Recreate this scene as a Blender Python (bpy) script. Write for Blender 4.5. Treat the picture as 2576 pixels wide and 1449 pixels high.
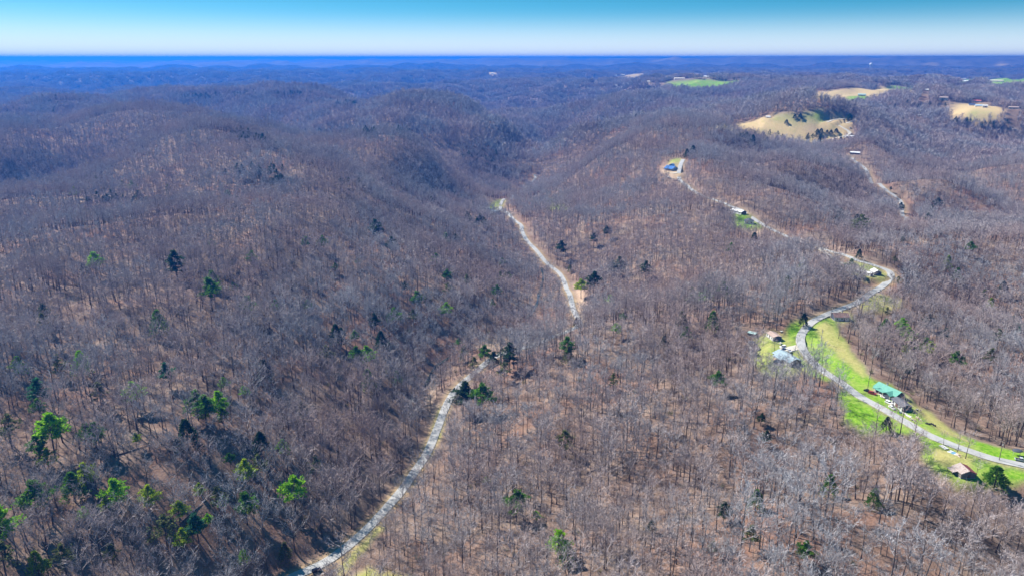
import bpy, bmesh, math, random
import numpy as np
from mathutils import Vector, Matrix

# ------------------------------------------------------------------ scene, camera, sky, sun, exposure
scene = bpy.context.scene
for o in list(bpy.data.objects):
    bpy.data.objects.remove(o)
rng = np.random.default_rng(7)
random.seed(7)
C = scene.collection

CAMZ = 240.0
HFOV = math.radians(70.0)
FOC = 512.0 / math.tan(HFOV / 2)            # focal length in pixels of the 1024 wide frame
HORIZON = 57.5
PITCH = math.atan((287.5 - HORIZON) / FOC)

cam = bpy.data.cameras.new('camera')
cam.angle = HFOV
cam.clip_start = 1.0
cam.clip_end = 200000.0
camo = bpy.data.objects.new('camera', cam)
C.objects.link(camo)
camo.location = (0, 0, CAMZ)
camo.rotation_euler = (math.pi / 2 - PITCH, 0, 0)
scene.camera = camo

SUN_EL = math.radians(47)
SUN_DIR = Vector((-0.84, 0.54, 0)).normalized() * math.cos(SUN_EL) + Vector((0, 0, math.sin(SUN_EL)))
world = bpy.data.worlds.new('World')
scene.world = world
world.use_nodes = True
wn = world.node_tree
wn.nodes.clear()
w_out = wn.nodes.new('ShaderNodeOutputWorld')
w_bg = wn.nodes.new('ShaderNodeBackground')
w_sky = wn.nodes.new('ShaderNodeTexSky')
w_sky.sky_type = 'NISHITA'
w_sky.sun_disc = False
w_sky.sun_elevation = SUN_EL
w_sky.sun_rotation = math.atan2(SUN_DIR.x, SUN_DIR.y)
w_sky.altitude = 300
w_sky.air_density = 1.0
w_sky.dust_density = 0.4
w_sky.ozone_density = 2.5
w_tc = wn.nodes.new('ShaderNodeTexCoord')
w_map = wn.nodes.new('ShaderNodeVectorMath'); w_map.operation = 'MULTIPLY_ADD'
w_map.inputs[1].default_value = (1, 1, 3.6)
w_map.inputs[2].default_value = (0, 0, 0.07)
w_nrm = wn.nodes.new('ShaderNodeVectorMath'); w_nrm.operation = 'NORMALIZE'
w_hsv = wn.nodes.new('ShaderNodeHueSaturation')
w_hsv.inputs['Hue'].default_value = 0.468
w_hsv.inputs['Saturation'].default_value = 1.4
w_hsv.inputs['Value'].default_value = 1.25
wn.links.new(w_tc.outputs['Generated'], w_map.inputs[0])
wn.links.new(w_map.outputs[0], w_nrm.inputs[0])
wn.links.new(w_nrm.outputs[0], w_sky.inputs['Vector'])
wn.links.new(w_sky.outputs[0], w_hsv.inputs['Color'])
# pale air low over the horizon
w_sep = wn.nodes.new('ShaderNodeSeparateXYZ'); wn.links.new(w_tc.outputs['Generated'], w_sep.inputs[0])
w_rng = wn.nodes.new('ShaderNodeMapRange'); w_rng.interpolation_type = 'SMOOTHERSTEP'
for k_, v_ in (('From Min', -0.01), ('From Max', 0.07), ('To Min', 1.0), ('To Max', 0.0)): w_rng.inputs[k_].default_value = v_
wn.links.new(w_sep.outputs['Z'], w_rng.inputs['Value'])
w_mix = wn.nodes.new('ShaderNodeMix'); w_mix.data_type = 'RGBA'
wn.links.new(w_rng.outputs[0], w_mix.inputs['Factor']); wn.links.new(w_hsv.outputs[0], w_mix.inputs[6]); w_mix.inputs[7].default_value = (7.6, 8.5, 9.0, 1)
wn.links.new(w_mix.outputs[2], w_bg.inputs['Color'])
wn.links.new(w_bg.outputs[0], w_out.inputs['Surface'])
w_bg.inputs['Strength'].default_value = 0.06

sun = bpy.data.lights.new('sun', 'SUN')
sun.energy = 5.0
sun.angle = math.radians(0.53)
sun.color = (1.0, 0.95, 0.87)
suno = bpy.data.objects.new('sun', sun)
C.objects.link(suno)
suno.location = (0, 0, 600)
suno.rotation_euler = (-SUN_DIR).to_track_quat('-Z', 'Y').to_euler()

scene.view_settings.view_transform = 'Standard'
scene.view_settings.look = 'None'
scene.view_settings.gamma = 1.0
scene.view_settings.exposure = 0.92
scene.cycles.use_denoising = True
scene.cycles.max_bounces = 3
scene.cycles.diffuse_bounces = 1
scene.cycles.glossy_bounces = 1
scene.cycles.transmission_bounces = 1
scene.cycles.transparent_max_bounces = 4
scene.cycles.volume_bounces = 0

# ------------------------------------------------------------------ view geometry: rays through points noted on the photograph (2576 px wide)
SP = 1024.0 / 2576.0
cp, sp_ = math.cos(PITCH), math.sin(PITCH)
def ray(px, py):
    """azimuth (radians, + to the right) and tangent of the angle below the horizon"""
    a = (px * SP - 512.0) / FOC
    b = (287.5 - py * SP) / FOC
    dx, dy, dz = a, cp + b * sp_, -sp_ + b * cp
    return math.atan2(dx, dy), -dz / math.hypot(dx, dy)
def at(px, py, z):
    az, t = ray(px, py)
    r = (CAMZ - z) / t
    return az, r
def project(x, y, z):
    dz = z - CAMZ
    f = y * cp - dz * sp_
    u = y * sp_ + dz * cp
    return (512 + FOC * x / f) / SP, (287.5 - FOC * u / f) / SP

# ------------------------------------------------------------------ noise
def _hash(ix, iy, seed):
    h = (ix.astype(np.int64) * 374761393 + iy.astype(np.int64) * 668265263 + seed * 974634777) & 0x7fffffff
    h = ((h ^ (h >> 13)) * 1274126177) & 0x7fffffff
    return (h ^ (h >> 16)) & 0x7fffffff
def pnoise(x, y, seed=0):
    x0 = np.floor(x); y0 = np.floor(y)
    fx = x - x0; fy = y - y0
    u = fx * fx * fx * (fx * (fx * 6 - 15) + 10)
    v = fy * fy * fy * (fy * (fy * 6 - 15) + 10)
    def g(i, j):
        a = _hash(x0 + i, y0 + j, seed) / 0x7fffffff * 2 * math.pi
        return np.cos(a) * (fx - i) + np.sin(a) * (fy - j)
    a = g(0, 0) * (1 - u) + g(1, 0) * u
    b = g(0, 1) * (1 - u) + g(1, 1) * u
    return (a * (1 - v) + b * v) * 1.5
def fbm(x, y, seed=0, oct=4):
    s = 0; a = 1.0; n = 0
    for k in range(oct):
        s = s + a * pnoise(x * 2 ** k, y * 2 ** k, seed + k * 17)
        n += a; a *= 0.5
    return s / n
def smooth(a, b, x):
    t = np.clip((x - a) / (b - a), 0, 1)
    return t * t * (3 - 2 * t)

# ------------------------------------------------------------------ terrain: heights noted at points of the photograph
TREE = 15.0
ctrl = []                                   # azimuth, log distance, height
def relief(py, z):                           # the farther ridges stand up and the hollows fall away
    return 48 + (z - 48) * (1 + (0.32 if z > 48 else 1.2) * min(1, max(0, (520 - py) / 170)))
def G(px, py, z):                           # a point of the ground itself
    z = relief(py, z)
    az, r = at(px, py, z); ctrl.append((az, math.log(r), z))
def K(px, py, z):                           # a crest seen as a line of tree tops
    z = relief(py, z)
    az, r = at(px, py, z + TREE); ctrl.append((az, math.log(r), z))
def W(az_deg, r, z):                        # hidden or unseen ground
    ctrl.append((math.radians(az_deg), math.log(r), z))

VALLEY = [(640, 1500), (735, 1449), (830, 1405), (920, 1330), (990, 1255), (1040, 1190), (1075, 1135), (1100, 1075), (1120, 1025), (1150, 975), (1200, 930)]
VALLEY2 = [(1455, 815), (1440, 770), (1425, 725), (1410, 690), (1370, 655), (1330, 610), (1313, 580), (1311, 565), (1290, 550), (1262, 530), (1258, 517)]
for i, (x, y) in enumerate(VALLEY): G(x, y, 6.0)
for i, (x, y) in enumerate(VALLEY2): G(x, y, 4.0 + 0.3 * i)
G(1345, 450, 9); G(1322, 440, 8); G(1330, 420, 9)
# creek and valley floor to the left of the road
G(1345, 775, -2); G(1365, 700, -1); G(1100, 915, -1); G(1072, 960, 1); G(1040, 1040, 3); G(960, 1200, 6); G(760, 1390, 9)
G(1230, 535, 3); G(1270, 870, -1)
# left hill, lower slopes
for p in [(400, 1449, 24), (150, 1449, 38), (-200, 1449, 55), (0, 1250, 58), (-250, 1150, 75), (250, 1200, 54), (500, 1250, 40), (700, 1230, 26), (850, 1200, 14),
          (600, 1050, 50), (300, 1000, 66), (0, 950, 80), (800, 1050, 32), (950, 1010, 21), (-200, 900, 88),
          (250, 850, 76), (550, 850, 68), (800, 850, 48), (1000, 870, 30), (1120, 860, 17), (50, 750, 88), (350, 700, 86), (620, 700, 78), (850, 720, 62), (1030, 740, 44), (1200, 760, 19), (1300, 740, 2),
          (720, 600, 88), (900, 620, 70), (1050, 620, 48), (1200, 640, 18), (1280, 640, 5), (950, 540, 74), (1100, 560, 40), (1200, 575, 14)]: G(p[0], p[1], 6 + (p[2] - 6) * 0.9)
# crest of the front hill, the dip behind it on the left
for p in [(-250, 610, 96), (0, 610, 97), (170, 540, 98), (320, 505, 100), (450, 490, 102), (620, 455, 103)]: K(p[0], p[1], 6 + (p[2] - 6) * 0.9)
for p in [(-200, 520, 50), (0, 510, 46), (150, 485, 48), (300, 455, 56)]: G(*p)
# ridge behind (A), running down to the valley
for p in [(-300, 400, 92), (0, 366, 94), (115, 343, 96), (192, 328, 97), (320, 328, 97), (385, 352, 97), (577, 383, 98), (655, 404, 98), (770, 427, 94), (858, 441, 84), (1000, 478, 52), (1120, 505, 24)]: K(*p)
# hill B with the pine line, its foot in the side valley
for p in [(773, 343, 94), (860, 342, 95), (946, 341, 94), (1020, 334, 96)]: K(*p)
for p in [(700, 385, 52), (850, 410, 46), (950, 440, 30), (1050, 470, 18), (1120, 490, 11), (1050, 380, 78), (1120, 410, 58), (1200, 440, 30), (1260, 470, 12), (1216, 505, 6), (1290, 470, 9)]: G(*p)
for p in [(450, 345, 50), (560, 350, 48), (640, 365, 45)]: G(*p)
# ridges farther left
for p in [(560, 318, 92), (700, 300, 92), (480, 300, 95), (250, 262, 100), (420, 240, 102), (560, 236, 103), (700, 232, 104), (830, 232, 104), (960, 258, 98)]: K(*p)
for p in [(100, 320, 55), (-100, 310, 60), (820, 290, 60), (950, 300, 62)]: G(*p)
# dome C
for p in [(1000, 298, 92), (1060, 275, 98), (1130, 262, 103), (1200, 262, 102), (1280, 285, 94), (1380, 335, 66), (1455, 362, 45)]: K(*p)
for p in [(1200, 345, 66), (1150, 320, 82), (1280, 380, 40), (1330, 405, 18), (1400, 385, 20), (1470, 385, 22), (1080, 330, 76), (1490, 340, 18)]: G(*p)
# dome D and its neighbours
for p in [(1544, 243, 92), (1594, 231, 102), (1674, 221, 108), (1714, 227, 103), (1750, 258, 82), (1480, 250, 85)]: K(*p)
for p in [(1640, 268, 76), (1560, 290, 45), (1760, 280, 64)]: G(*p)
# right ridge E: blue house, field
for p in [(1500, 395, 56), (1560, 365, 72), (1620, 342, 82), (1700, 318, 88), (1780, 305, 90)]: K(*p)
for p in [(1460, 480, 16), (1560, 440, 54), (1640, 415, 68), (1690, 430, 74), (1712, 405, 78), (1705, 440, 72), (1739, 476, 68), (1805, 505, 64), (1835, 513, 62), (1870, 530, 60),
          (1889, 545, 60), (1920, 565, 60), (1985, 597, 58), (2057, 621, 58), (2150, 650, 58), (2195, 665, 58), (2238, 683, 57), (2240, 697, 57), (2164, 756, 56), (2094, 784, 55), (2027, 823, 54),
          (2014, 850, 53), (2033, 896, 53), (2113, 960, 53), (2209, 1021, 53), (2337, 1092, 53), (2452, 1136, 53), (2576, 1168, 53), (2800, 1215, 52)]: G(*p)
for p in [(1450, 560, 20), (1550, 540, 38), (1650, 520, 54), (1450, 640, 12), (1560, 640, 25), (1680, 620, 40), (1800, 620, 48), (1900, 640, 50), (1520, 730, 15), (1620, 720, 24), (1750, 705, 36), (1900, 720, 46), (2000, 720, 50), (2050, 690, 52), (1800, 560, 54)]: G(*p)
# spur between the houses and the valley (hides the road)
for p in [(1215, 925, 10), (1300, 880, 20), (1380, 845, 27), (1455, 812, 34), (1560, 768, 40), (1660, 742, 45), (1780, 725, 49), (1880, 735, 51)]: K(*p)
for p in [(1300, 1000, 18), (1450, 950, 28), (1600, 900, 38), (1800, 880, 46), (1900, 860, 49), (1700, 1000, 37), (1850, 1000, 45), (1960, 910, 51), (1500, 1100, 22), (1300, 1150, 14), (1700, 1130, 30), (1900, 1100, 40), (2050, 1030, 49), (2100, 1120, 42), (2150, 1060, 50),
          (1950, 1190, 30), (2150, 1200, 34), (1700, 1230, 22), (1450, 1230, 14), (1250, 1260, 10), (2350, 1170, 50), (2430, 1195, 50), (2500, 1210, 50), (1120, 1250, 8)]: G(*p)
# near hump at the lower right
for p in [(1500, 1265, 18), (1700, 1245, 28), (1950, 1215, 38), (2150, 1207, 37), (2300, 1245, 38), (2450, 1275, 38)]: K(*p)
for p in [(1000, 1449, 8), (1200, 1449, 13), (1500, 1449, 21), (1800, 1449, 30), (2100, 1449, 33), (2400, 1449, 33), (2700, 1449, 33), (1500, 1360, 19), (1900, 1330, 33), (2300, 1340, 36), (2576, 1330, 37), (2600, 1230, 49), (1250, 1350, 12)]: G(*p)
# right of the ridge road
for p in [(2300, 950, 48), (2400, 1030, 48), (2500, 1080, 47), (2700, 1130, 46), (2200, 880, 46), (2300, 850, 40), (2450, 950, 42), (2576, 1000, 42), (2450, 830, 36), (2576, 860, 38), (2350, 760, 44), (2480, 740, 32), (2650, 760, 36), (2300, 690, 52), (2400, 660, 50), (2750, 900, 40)]: G(*p)
for p in [(2289, 575, 56), (2387, 571, 57), (2468, 571, 56), (2576, 605, 54), (2750, 630, 52), (2200, 590, 57)]: K(*p)
# second valley behind, with its road
R2 = [(2285, 572), (2281, 550), (2268, 520), (2250, 492), (2215, 460), (2180, 430), (2155, 408), (2140, 392)]
for i, (x, y) in enumerate(R2): G(x, y, 26 + i * 6.2)
for p in [(2120, 560, 26), (2180, 545, 22), (2060, 530, 34), (1980, 500, 48), (1900, 480, 58), (2050, 440, 56), (1950, 425, 64), (1850, 420, 72), (2100, 400, 72), (2350, 560, 18), (2450, 545, 22), (2576, 560, 22), (2350, 500, 38), (2450, 480, 48), (2576, 490, 52), (2700, 520, 48)]: G(*p)
for p in [(1853, 462, 67), (1980, 462, 66), (2060, 490, 56), (1800, 402, 80), (1950, 384, 80), (2050, 392, 78)]: K(*p)
for p in [(2330, 425, 70), (2450, 430, 70), (2576, 440, 68), (2750, 450, 66)]: K(*p)
# field and beyond
for p in [(1830, 322, 88), (1932, 298, 103), (2003, 296, 106), (2086, 300, 105), (2144, 302, 102), (2130, 335, 84), (2060, 352, 76), (1980, 352, 76), (1900, 338, 80), (2135, 375, 74), (2010, 322, 90), (2010, 390, 62)]: G(*p)
for p in [(2200, 360, 76), (2300, 340, 70), (2400, 345, 62), (2500, 330, 60), (2576, 345, 56), (2300, 390, 58), (2450, 385, 50), (2576, 400, 46)]: G(*p)
for p in [(2053, 234, 112), (2174, 230, 116), (2295, 219, 118), (2144, 250, 98), (2250, 236, 102), (2400, 268, 104), (2480, 264, 106), (2440, 296, 84), (2510, 296, 82), (2330, 290, 90), (2200, 280, 88), (2050, 270, 84), (1950, 270, 80), (1870, 280, 80)]: G(*p)
for p in [(1680, 203, 120), (1765, 203, 122), (1860, 202, 120), (1765, 218, 100), (2480, 200, 126), (2570, 199, 126), (2530, 216, 104), (2188, 184, 124), (2420, 203, 118), (1750, 188, 122), (1870, 188, 122)]: G(*p)
# unseen ground near and beside the camera
for a, r, z in [(-60, 300, 70), (-60, 900, 85), (60, 300, 45), (60, 900, 50), (0, 180, 14), (-25, 180, 35), (-25, 250, 18), (25, 180, 38), (0, 60, 30), (-55, 2000, 80), (55, 2000, 70),
                (-35, 3000, 75), (-20, 3300, 78), (-5, 3500, 80), (8, 4500, 85), (-40, 5000, 78), (-15, 5000, 78), (0, 6000, 85), (15, 6500, 100), (30, 6000, 100), (45, 5000, 90), (-40, 9000, 75), (0, 9000, 85), (40, 9000, 105)]: W(a, r, z)

ctrl = np.array(ctrl)
# thin out points that lie almost on one another
keep = []
for i in range(len(ctrl)):
    if all((ctrl[i, 0] - ctrl[j, 0]) ** 2 + (ctrl[i, 1] - ctrl[j, 1]) ** 2 > 0.012 ** 2 for j in keep): keep.append(i)
ctrl = ctrl[keep]
CC = 0.05
def kern(a, v):
    return np.sqrt((a[:, None] - ctrl[None, :, 0]) ** 2 + (v[:, None] - ctrl[None, :, 1]) ** 2 + CC * CC)
A_ = kern(ctrl[:, 0], ctrl[:, 1])
n_ = len(ctrl)
Pm = np.c_[np.ones(n_), ctrl[:, 0], ctrl[:, 1]]
M_ = np.zeros((n_ + 3, n_ + 3))
M_[:n_, :n_] = A_ - 0.004 * np.eye(n_); M_[:n_, n_:] = Pm; M_[n_:, :n_] = Pm.T
sol = np.linalg.solve(M_, np.r_[ctrl[:, 2], 0, 0, 0])
def rbf(az, v):
    out = np.empty(len(az))
    for s in range(0, len(az), 20000):
        a = az[s:s + 20000]; b = v[s:s + 20000]
        out[s:s + 20000] = kern(a, b) @ sol[:n_] + sol[n_] + sol[n_ + 1] * a + sol[n_ + 2] * b
    return out

# polar sheet of ground round the drone's station: fine where the photograph looks, coarse elsewhere
AZ = np.radians(np.r_[np.linspace(-180, -48, 23)[:-1], np.linspace(-48, -42, 7)[:-1], np.linspace(-42, 42, 761)[:-1], np.linspace(42, 48, 7)[:-1], np.linspace(48, 180, 23)])
RR = np.r_[np.geomspace(6, 150, 14)[:-1], np.geomspace(150, 3600, 621)[:-1], np.geomspace(3600, 46000, 150)]
LR = np.log(RR)
NA, NR = len(AZ), len(RR)
AA, LL = np.meshgrid(AZ, LR)                # [NR, NA]
R_ = np.exp(LL)
X = R_ * np.sin(AA); Y = R_ * np.cos(AA)
def h0(az, r, x, y):
    v = np.log(r)
    vc = np.minimum(v, math.log(9000)); ac = np.clip(az, -1.0, 1.0)
    z = rbf(ac, vc)
    wfar = smooth(2600, 5200, r)
    zf = 88 + 0.0 * r
    zf = zf + (85 * (1 - np.abs(fbm(x / 1300, y / 1300, 3, 3)) * 2.6)) - 45 + 14 * fbm(x / 420, y / 420, 9, 3)
    # the far country: level to the left, higher hills far away on the right
    rise = smooth(6500, 11000, r)
    side = np.clip(az / 0.61, -1, 1)
    far_h = 100 + 66 * (side + 1) * smooth(7000, 13000, r) + 150 * np.abs(fbm(az * 9 + 3, np.log(r) * 6, 21, 4)) + 45 * fbm(az * 26, np.log(r) * 12, 5, 3)
    zf = zf * (1 - rise) + far_h * rise
    near = (1 - wfar)
    z = z * near + zf * wfar
    w1 = smooth(150, 260, r)
    z = z + near * w1 * (7.0 * fbm(x / 110 + 5, y / 110, 31, 3) + smooth(300, 800, r) * 17.0 * (0.6 - 2.2 * np.abs(fbm(x / 330, y / 330 + 9, 37, 2))))
    w2 = smooth(800, 1500, r) * (1 - smooth(6000, 9000, r))
    rid = 1 - 2.4 * np.abs(fbm(x / 760 + 3, y / 760, 41, 3))
    z = z + w2 * (34.0 * (rid - 0.4))
    return np.minimum(z, 225.0 + smooth(9500, 10500, r) * (19.0 + 20.0 * smooth(-0.1, 0.6, az)))
Z = h0(AA.ravel(), R_.ravel(), X.ravel(), Y.ravel()).reshape(NR, NA)
Z[:, 0] = Z[:, -1] = 0.5 * (Z[:, 0] + Z[:, -1])
Z = np.where(R_ < 150, Z * 0.5 + 12, Z)

def sample(x, y):
    """height of the ground sheet (bilinear) at world points"""
    x = np.atleast_1d(np.asarray(x, float)); y = np.atleast_1d(np.asarray(y, float))
    az = np.arctan2(x, y); v = np.log(np.maximum(np.hypot(x, y), RR[0] * 1.001))
    i = np.clip(np.searchsorted(AZ, az) - 1, 0, NA - 2); j = np.clip(np.searchsorted(LR, v) - 1, 0, NR - 2)
    fa = np.clip((az - AZ[i]) / (AZ[i + 1] - AZ[i]), 0, 1); fv = np.clip((v - LR[j]) / (LR[j + 1] - LR[j]), 0, 1)
    return (Z[j, i] * (1 - fa) + Z[j, i + 1] * fa) * (1 - fv) + (Z[j + 1, i] * (1 - fa) + Z[j + 1, i + 1] * fa) * fv
def ground(x, y): return float(sample(x, y)[0])
def hit(px, py):
    """where the line of sight through a noted point meets the ground"""
    az, t = ray(px, py)
    i = int(np.clip(np.searchsorted(AZ, az) - 1, 0, NA - 2))
    fa = (az - AZ[i]) / (AZ[i + 1] - AZ[i])
    prof = Z[:, i] * (1 - fa) + Z[:, i + 1] * fa
    d = (CAMZ - RR * t) - prof
    k = np.argmax((d < 0) & (RR > 100))
    if d[k] >= 0: k = NR - 1
    f = d[k - 1] / (d[k - 1] - d[k] + 1e-9)
    r = RR[k - 1] + f * (RR[k] - RR[k - 1])
    return r * math.sin(az), r * math.cos(az)
def window(x, y, rad):
    """index block of the sheet round a point"""
    r = math.hypot(x, y); az = math.atan2(x, y)
    j0 = np.searchsorted(RR, r - rad) - 1; j1 = np.searchsorted(RR, r + rad) + 1
    da = rad / r
    i0 = np.searchsorted(AZ, az - da) - 1; i1 = np.searchsorted(AZ, az + da) + 1
    return slice(max(j0, 0), min(j1, NR)), slice(max(i0, 0), min(i1, NA))

# ------------------------------------------------------------------ roads: centre lines, then the ground is cut and filled to carry them
def spline(pts, step=3.0):
    p = np.array(pts, float)
    q = np.vstack([2 * p[0] - p[1], p, 2 * p[-1] - p[-2]])
    out = []
    for i in range(1, len(q) - 2):
        a, b, c, d = q[i - 1], q[i], q[i + 1], q[i + 2]
        n = max(2, int(np.linalg.norm(c - b) / step))
        for t in np.arange(n) / n:
            out.append(0.5 * ((2 * b) + (-a + c) * t + (2 * a - 5 * b + 4 * c - d) * t * t + (-a + 3 * b - 3 * c + d) * t ** 3))
    out.append(p[-1])
    return np.array(out)
def pix_line(pts): return [hit(*p) for p in pts]
RIDGE = [(1719, 400), (1709, 425), (1708, 442), (1713, 456), (1739, 476), (1772, 494), (1805, 505), (1835, 513), (1862, 526), (1889, 545), (1920, 565), (1985, 597), (2057, 621), (2110, 637), (2150, 650), (2195, 664), (2222, 674), (2238, 684), (2240, 697), (2228, 712), (2200, 732),
         (2164, 756), (2094, 784), (2049, 804), (2027, 823), (2014, 846), (2017, 871), (2033, 896), (2062, 925), (2113, 960), (2161, 992), (2209, 1021), (2273, 1056), (2337, 1092), (2401, 1117), (2452, 1136), (2497, 1152), (2576, 1172), (2700, 1196)]
valley_w = pix_line(VALLEY)
v2 = pix_line(VALLEY2)
mid = []
a_, b_ = np.array(valley_w[-1]), np.array(v2[0])
for t in (0.25, 0.5, 0.75): mid.append(tuple(a_ + (b_ - a_) * t + np.array([-10, 6]) * math.sin(math.pi * t)))
roads = []                                   # name, centre line xyz, half width, material
def road(name, pts, half, mat, step=3.0, sm=9, cut=12.0):
    c = spline(pts, step)
    z = sample(c[:, 0], c[:, 1])
    k = np.ones(sm) / sm
    for _ in range(2): z = np.convolve(np.pad(z, sm // 2, mode='edge'), k, 'valid')
    roads.append((name, np.c_[c, z], half, mat))
    d = np.gradient(c, axis=0); d /= np.linalg.norm(d, axis=1)[:, None] + 1e-9
    # blocks of the sheet near the line are drawn to its level
    best = {}
    DD = np.full((NR, NA), 1e9); ZZ = np.zeros((NR, NA))
    for (x, y), zz in zip(c, z):
        rr = math.hypot(x, y); cell = rr * 0.0052
        w = window(x, y, half + cut + cell + 2)
        dd = np.hypot(X[w] - x, Y[w] - y)
        m = dd < DD[w]
        DD[w] = np.where(m, dd, DD[w]); ZZ[w] = np.where(m, zz, ZZ[w])
    m = DD < 1e8
    cell = R_ * 0.0052
    t = 1 - smooth(half + 0.6, half + cut, DD - cell)
    zt = ZZ - 0.28
    Z[m] = (Z * (1 - t) + zt * t)[m]
road('valley_road', valley_w + mid + v2, 2.8, 'asphalt')
c1 = pix_line([(1258, 517)]) + [(hit(1310, 480))] + pix_line([(1345, 452), (1345, 436)])
road('valley_road', c1, 2.6, 'asphalt', cut=8)
road('ridge_road', pix_line(RIDGE), 3.0, 'asphalt')
road('hollow_road', pix_line(R2[::-1]), 2.8, 'asphalt', cut=9)
road('driveway', pix_line([(2018, 868), (1998, 872), (1980, 876), (1962, 878)]), 3.6, 'gravel', cut=5)
road('driveway', pix_line([(2057, 622), (2085, 640), (2110, 655), (2135, 668), (2150, 678)]), 1.7, 'gravel', cut=5)
road('driveway', pix_line([(1708, 432), (1697, 434), (1680, 437)]), 4.5, 'gravel', cut=5)
road('driveway', pix_line([(1262, 524), (1248, 529), (1236, 534)]), 2.2, 'gravel', cut=5)
road('farm_lane', pix_line([(2045, 358), (2070, 354), (2095, 349), (2115, 345), (2130, 341), (2138, 334), (2128, 325), (2112, 314), (2106, 310)]), 3.0, 'gravel', cut=9)
road('farm_lane', pix_line([(2080, 308), (2095, 302), (2115, 298.5), (2135, 298), (2152, 298.5), (2148, 303), (2128, 311)]), 2.6, 'gravel', cut=9)
road('hollow_road', pix_line([(2381, 272), (2390, 280), (2400, 288), (2398, 296)]), 4.0, 'gravel', cut=9)
road('farm_lane', pix_line([(2390, 279), (2420, 282), (2470, 283), (2490, 281)]), 3.5, 'gravel', cut=9)
# level pads for the buildings; far ones stand on low knolls that lift them over the woods in front
BLD = {  # key: end points of the long axis on the photograph, length, width
 'green': ((2216, 981), (2256, 1002), 15.0, 7.8), 'annex': ((2254, 1014), (2280, 1032), 10.5, 5.8), 'grey': ((1956, 895), (2003, 918), 17.0, 9.6), 'tanhome': ((1938, 841), (1955, 857), 10.0, 6.5),
 'teal': ((1888, 841), (1897, 843), 5.5, 4.0), 'shedw': ((1890, 866), (1896, 876), 6.5, 5.0), 'sheds': ((1894, 886), (1898, 894), 4.5, 3.6), 'shedd': ((1950, 913), (1960, 917), 4.0, 3.2),
 'ruin': ((2101, 800), (2123, 804), 10.5, 8.0), 'trailer': ((2160, 684), (2186, 697), 14.0, 5.0), 'whiteg': ((2194, 683), (2210, 695), 8.0, 6.5), 'longw': ((1847, 528), (1868, 541), 16.0, 9.0), 'cabin': ((1883, 555), (1884.5, 568), 10.0, 10.0),
 'blue': ((1676, 431), (1699, 431), 15.0, 11.0), 'rusty': ((2418, 1184), (2429, 1201), 7.0, 7.0), 'valleyh': ((1236, 535), (1257, 538), 13.0, 8.0), 'valleys': ((1221, 526), (1230, 526), 8.0, 5.0),
 'barn': ((2130, 346), (2150, 346), 20.0, 9.0), 'barn2': ((2142, 387), (2160, 385), 16.0, 8.0), 'fieldcabin': ((1928, 296), (1937, 296), 9.0, 6.0)}
PADS = {}
def pad(x, y, rad, lift=0.0, blend=6.0):
    z = ground(x, y) + lift
    w = window(x, y, rad + blend + 2)
    d = np.hypot(X[w] - x, Y[w] - y)
    t = 1 - smooth(rad, rad + blend, d)
    Z[w] = Z[w] * (1 - t) + z * t
    return z
for k, (a, b, L, Wd) in BLD.items():
    A, B = hit(*a), hit(*b)
    x, y = (A[0] + B[0]) / 2, (A[1] + B[1]) / 2
    z = pad(x, y, max(L, Wd) * 0.55 + 0.004 * math.hypot(x, y))
    PADS[k] = (x, y, z, math.atan2(B[1] - A[1], B[0] - A[0]), L, Wd)
FARB = [(2166.7, 244, 26, 12, 'teal_roof', 'pale teal roofed farmhouse below the tan strip field'), (2313, 214, 26, 12, 'ice_roof', 'light blue roofed house right of the tan strip field'), (2323, 250, 17, 9, 'white_roof', 'small white house in the distant woods left of the farm'), (2372, 253, 24, 10, 'tan_roof', 'long tan roofed house in the distant woods above the farm lane'),
        (2457, 261, 20, 10, 'red_roof', 'red roofed white house topmost at the far right farm'), (2443, 271, 17, 10, 'navy_roof', 'dark blue roofed house at the far right farm'), (2460, 274, 20, 11, 'ice_roof', 'light blue roofed house in the middle of the far right farm'), (2476, 274, 12, 8, 'white_roof', 'small white building at right of the far right farm'),
        (2311, 297, 9, 6, 'white_roof', 'lone white cabin in the woods below the far right farm'), (2422, 199, 42, 18, 'cream_roof', 'long cream roofed barn left of the far green field'), (2428, 208, 28, 14, 'white_roof', 'white barn just below the long cream barn'), (2505, 207, 58, 18, 'cream_roof', 'very long cream poultry house on the far green field'),
        (2547, 279, 24, 9, 'tan_roof', 'low tan roofed house near the right edge beyond the farm'), (2151, 192, 48, 16, 'cream_roof', 'long cream barn left of the water tower'), (2237, 179, 40, 20, 'white_roof', 'white buildingright of the water tower on the skyline woods'), (1566, 188, 40, 16, 'cream_roof', 'long cream barn at the left end of the distant town'),
        (1549, 189, 20, 12, 'white_roof', 'small white house left of the cream barn on the far ridge'), (1709, 201, 52, 18, 'cream_roof', 'long pale barn at the left end of the distant green field'), (1632, 208, 30, 14, 'cream_roof', 'pale barn below the distant town on a tan patch'), (1548, 217, 20, 10, 'white_roof', 'lone white house left above the dome shaped hill'),
        (1778, 196, 34, 14, 'white_roof', 'white barn above the distant green field'), (1854, 188, 52, 18, 'cream_roof', 'long cream warehouse at the right end of the distant town'), (1817, 188, 36, 16, 'cream_roof', 'cream warehouse in the middle of the distant town'), (1239, 185, 30, 14, 'white_roof', 'white farmhouse on the far ridge above the dome hill'), (2330, 232, 12, 8, 'white_roof', 'tiny white house beyond the end of the tan strip field')]
FARP = []
for px, py, L, Wd, rf, lab in FARB:
    x, y = hit(px, py + 5)
    z = pad(x, y, 25, 9.0, 110.0)
    FARP.append((x, y, z, L * 0.8, Wd * 0.8, rf, lab))
tx_, ty_ = hit(2188, 187)
tz_ = pad(tx_, ty_, 30, 22.0, 200.0)
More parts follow.
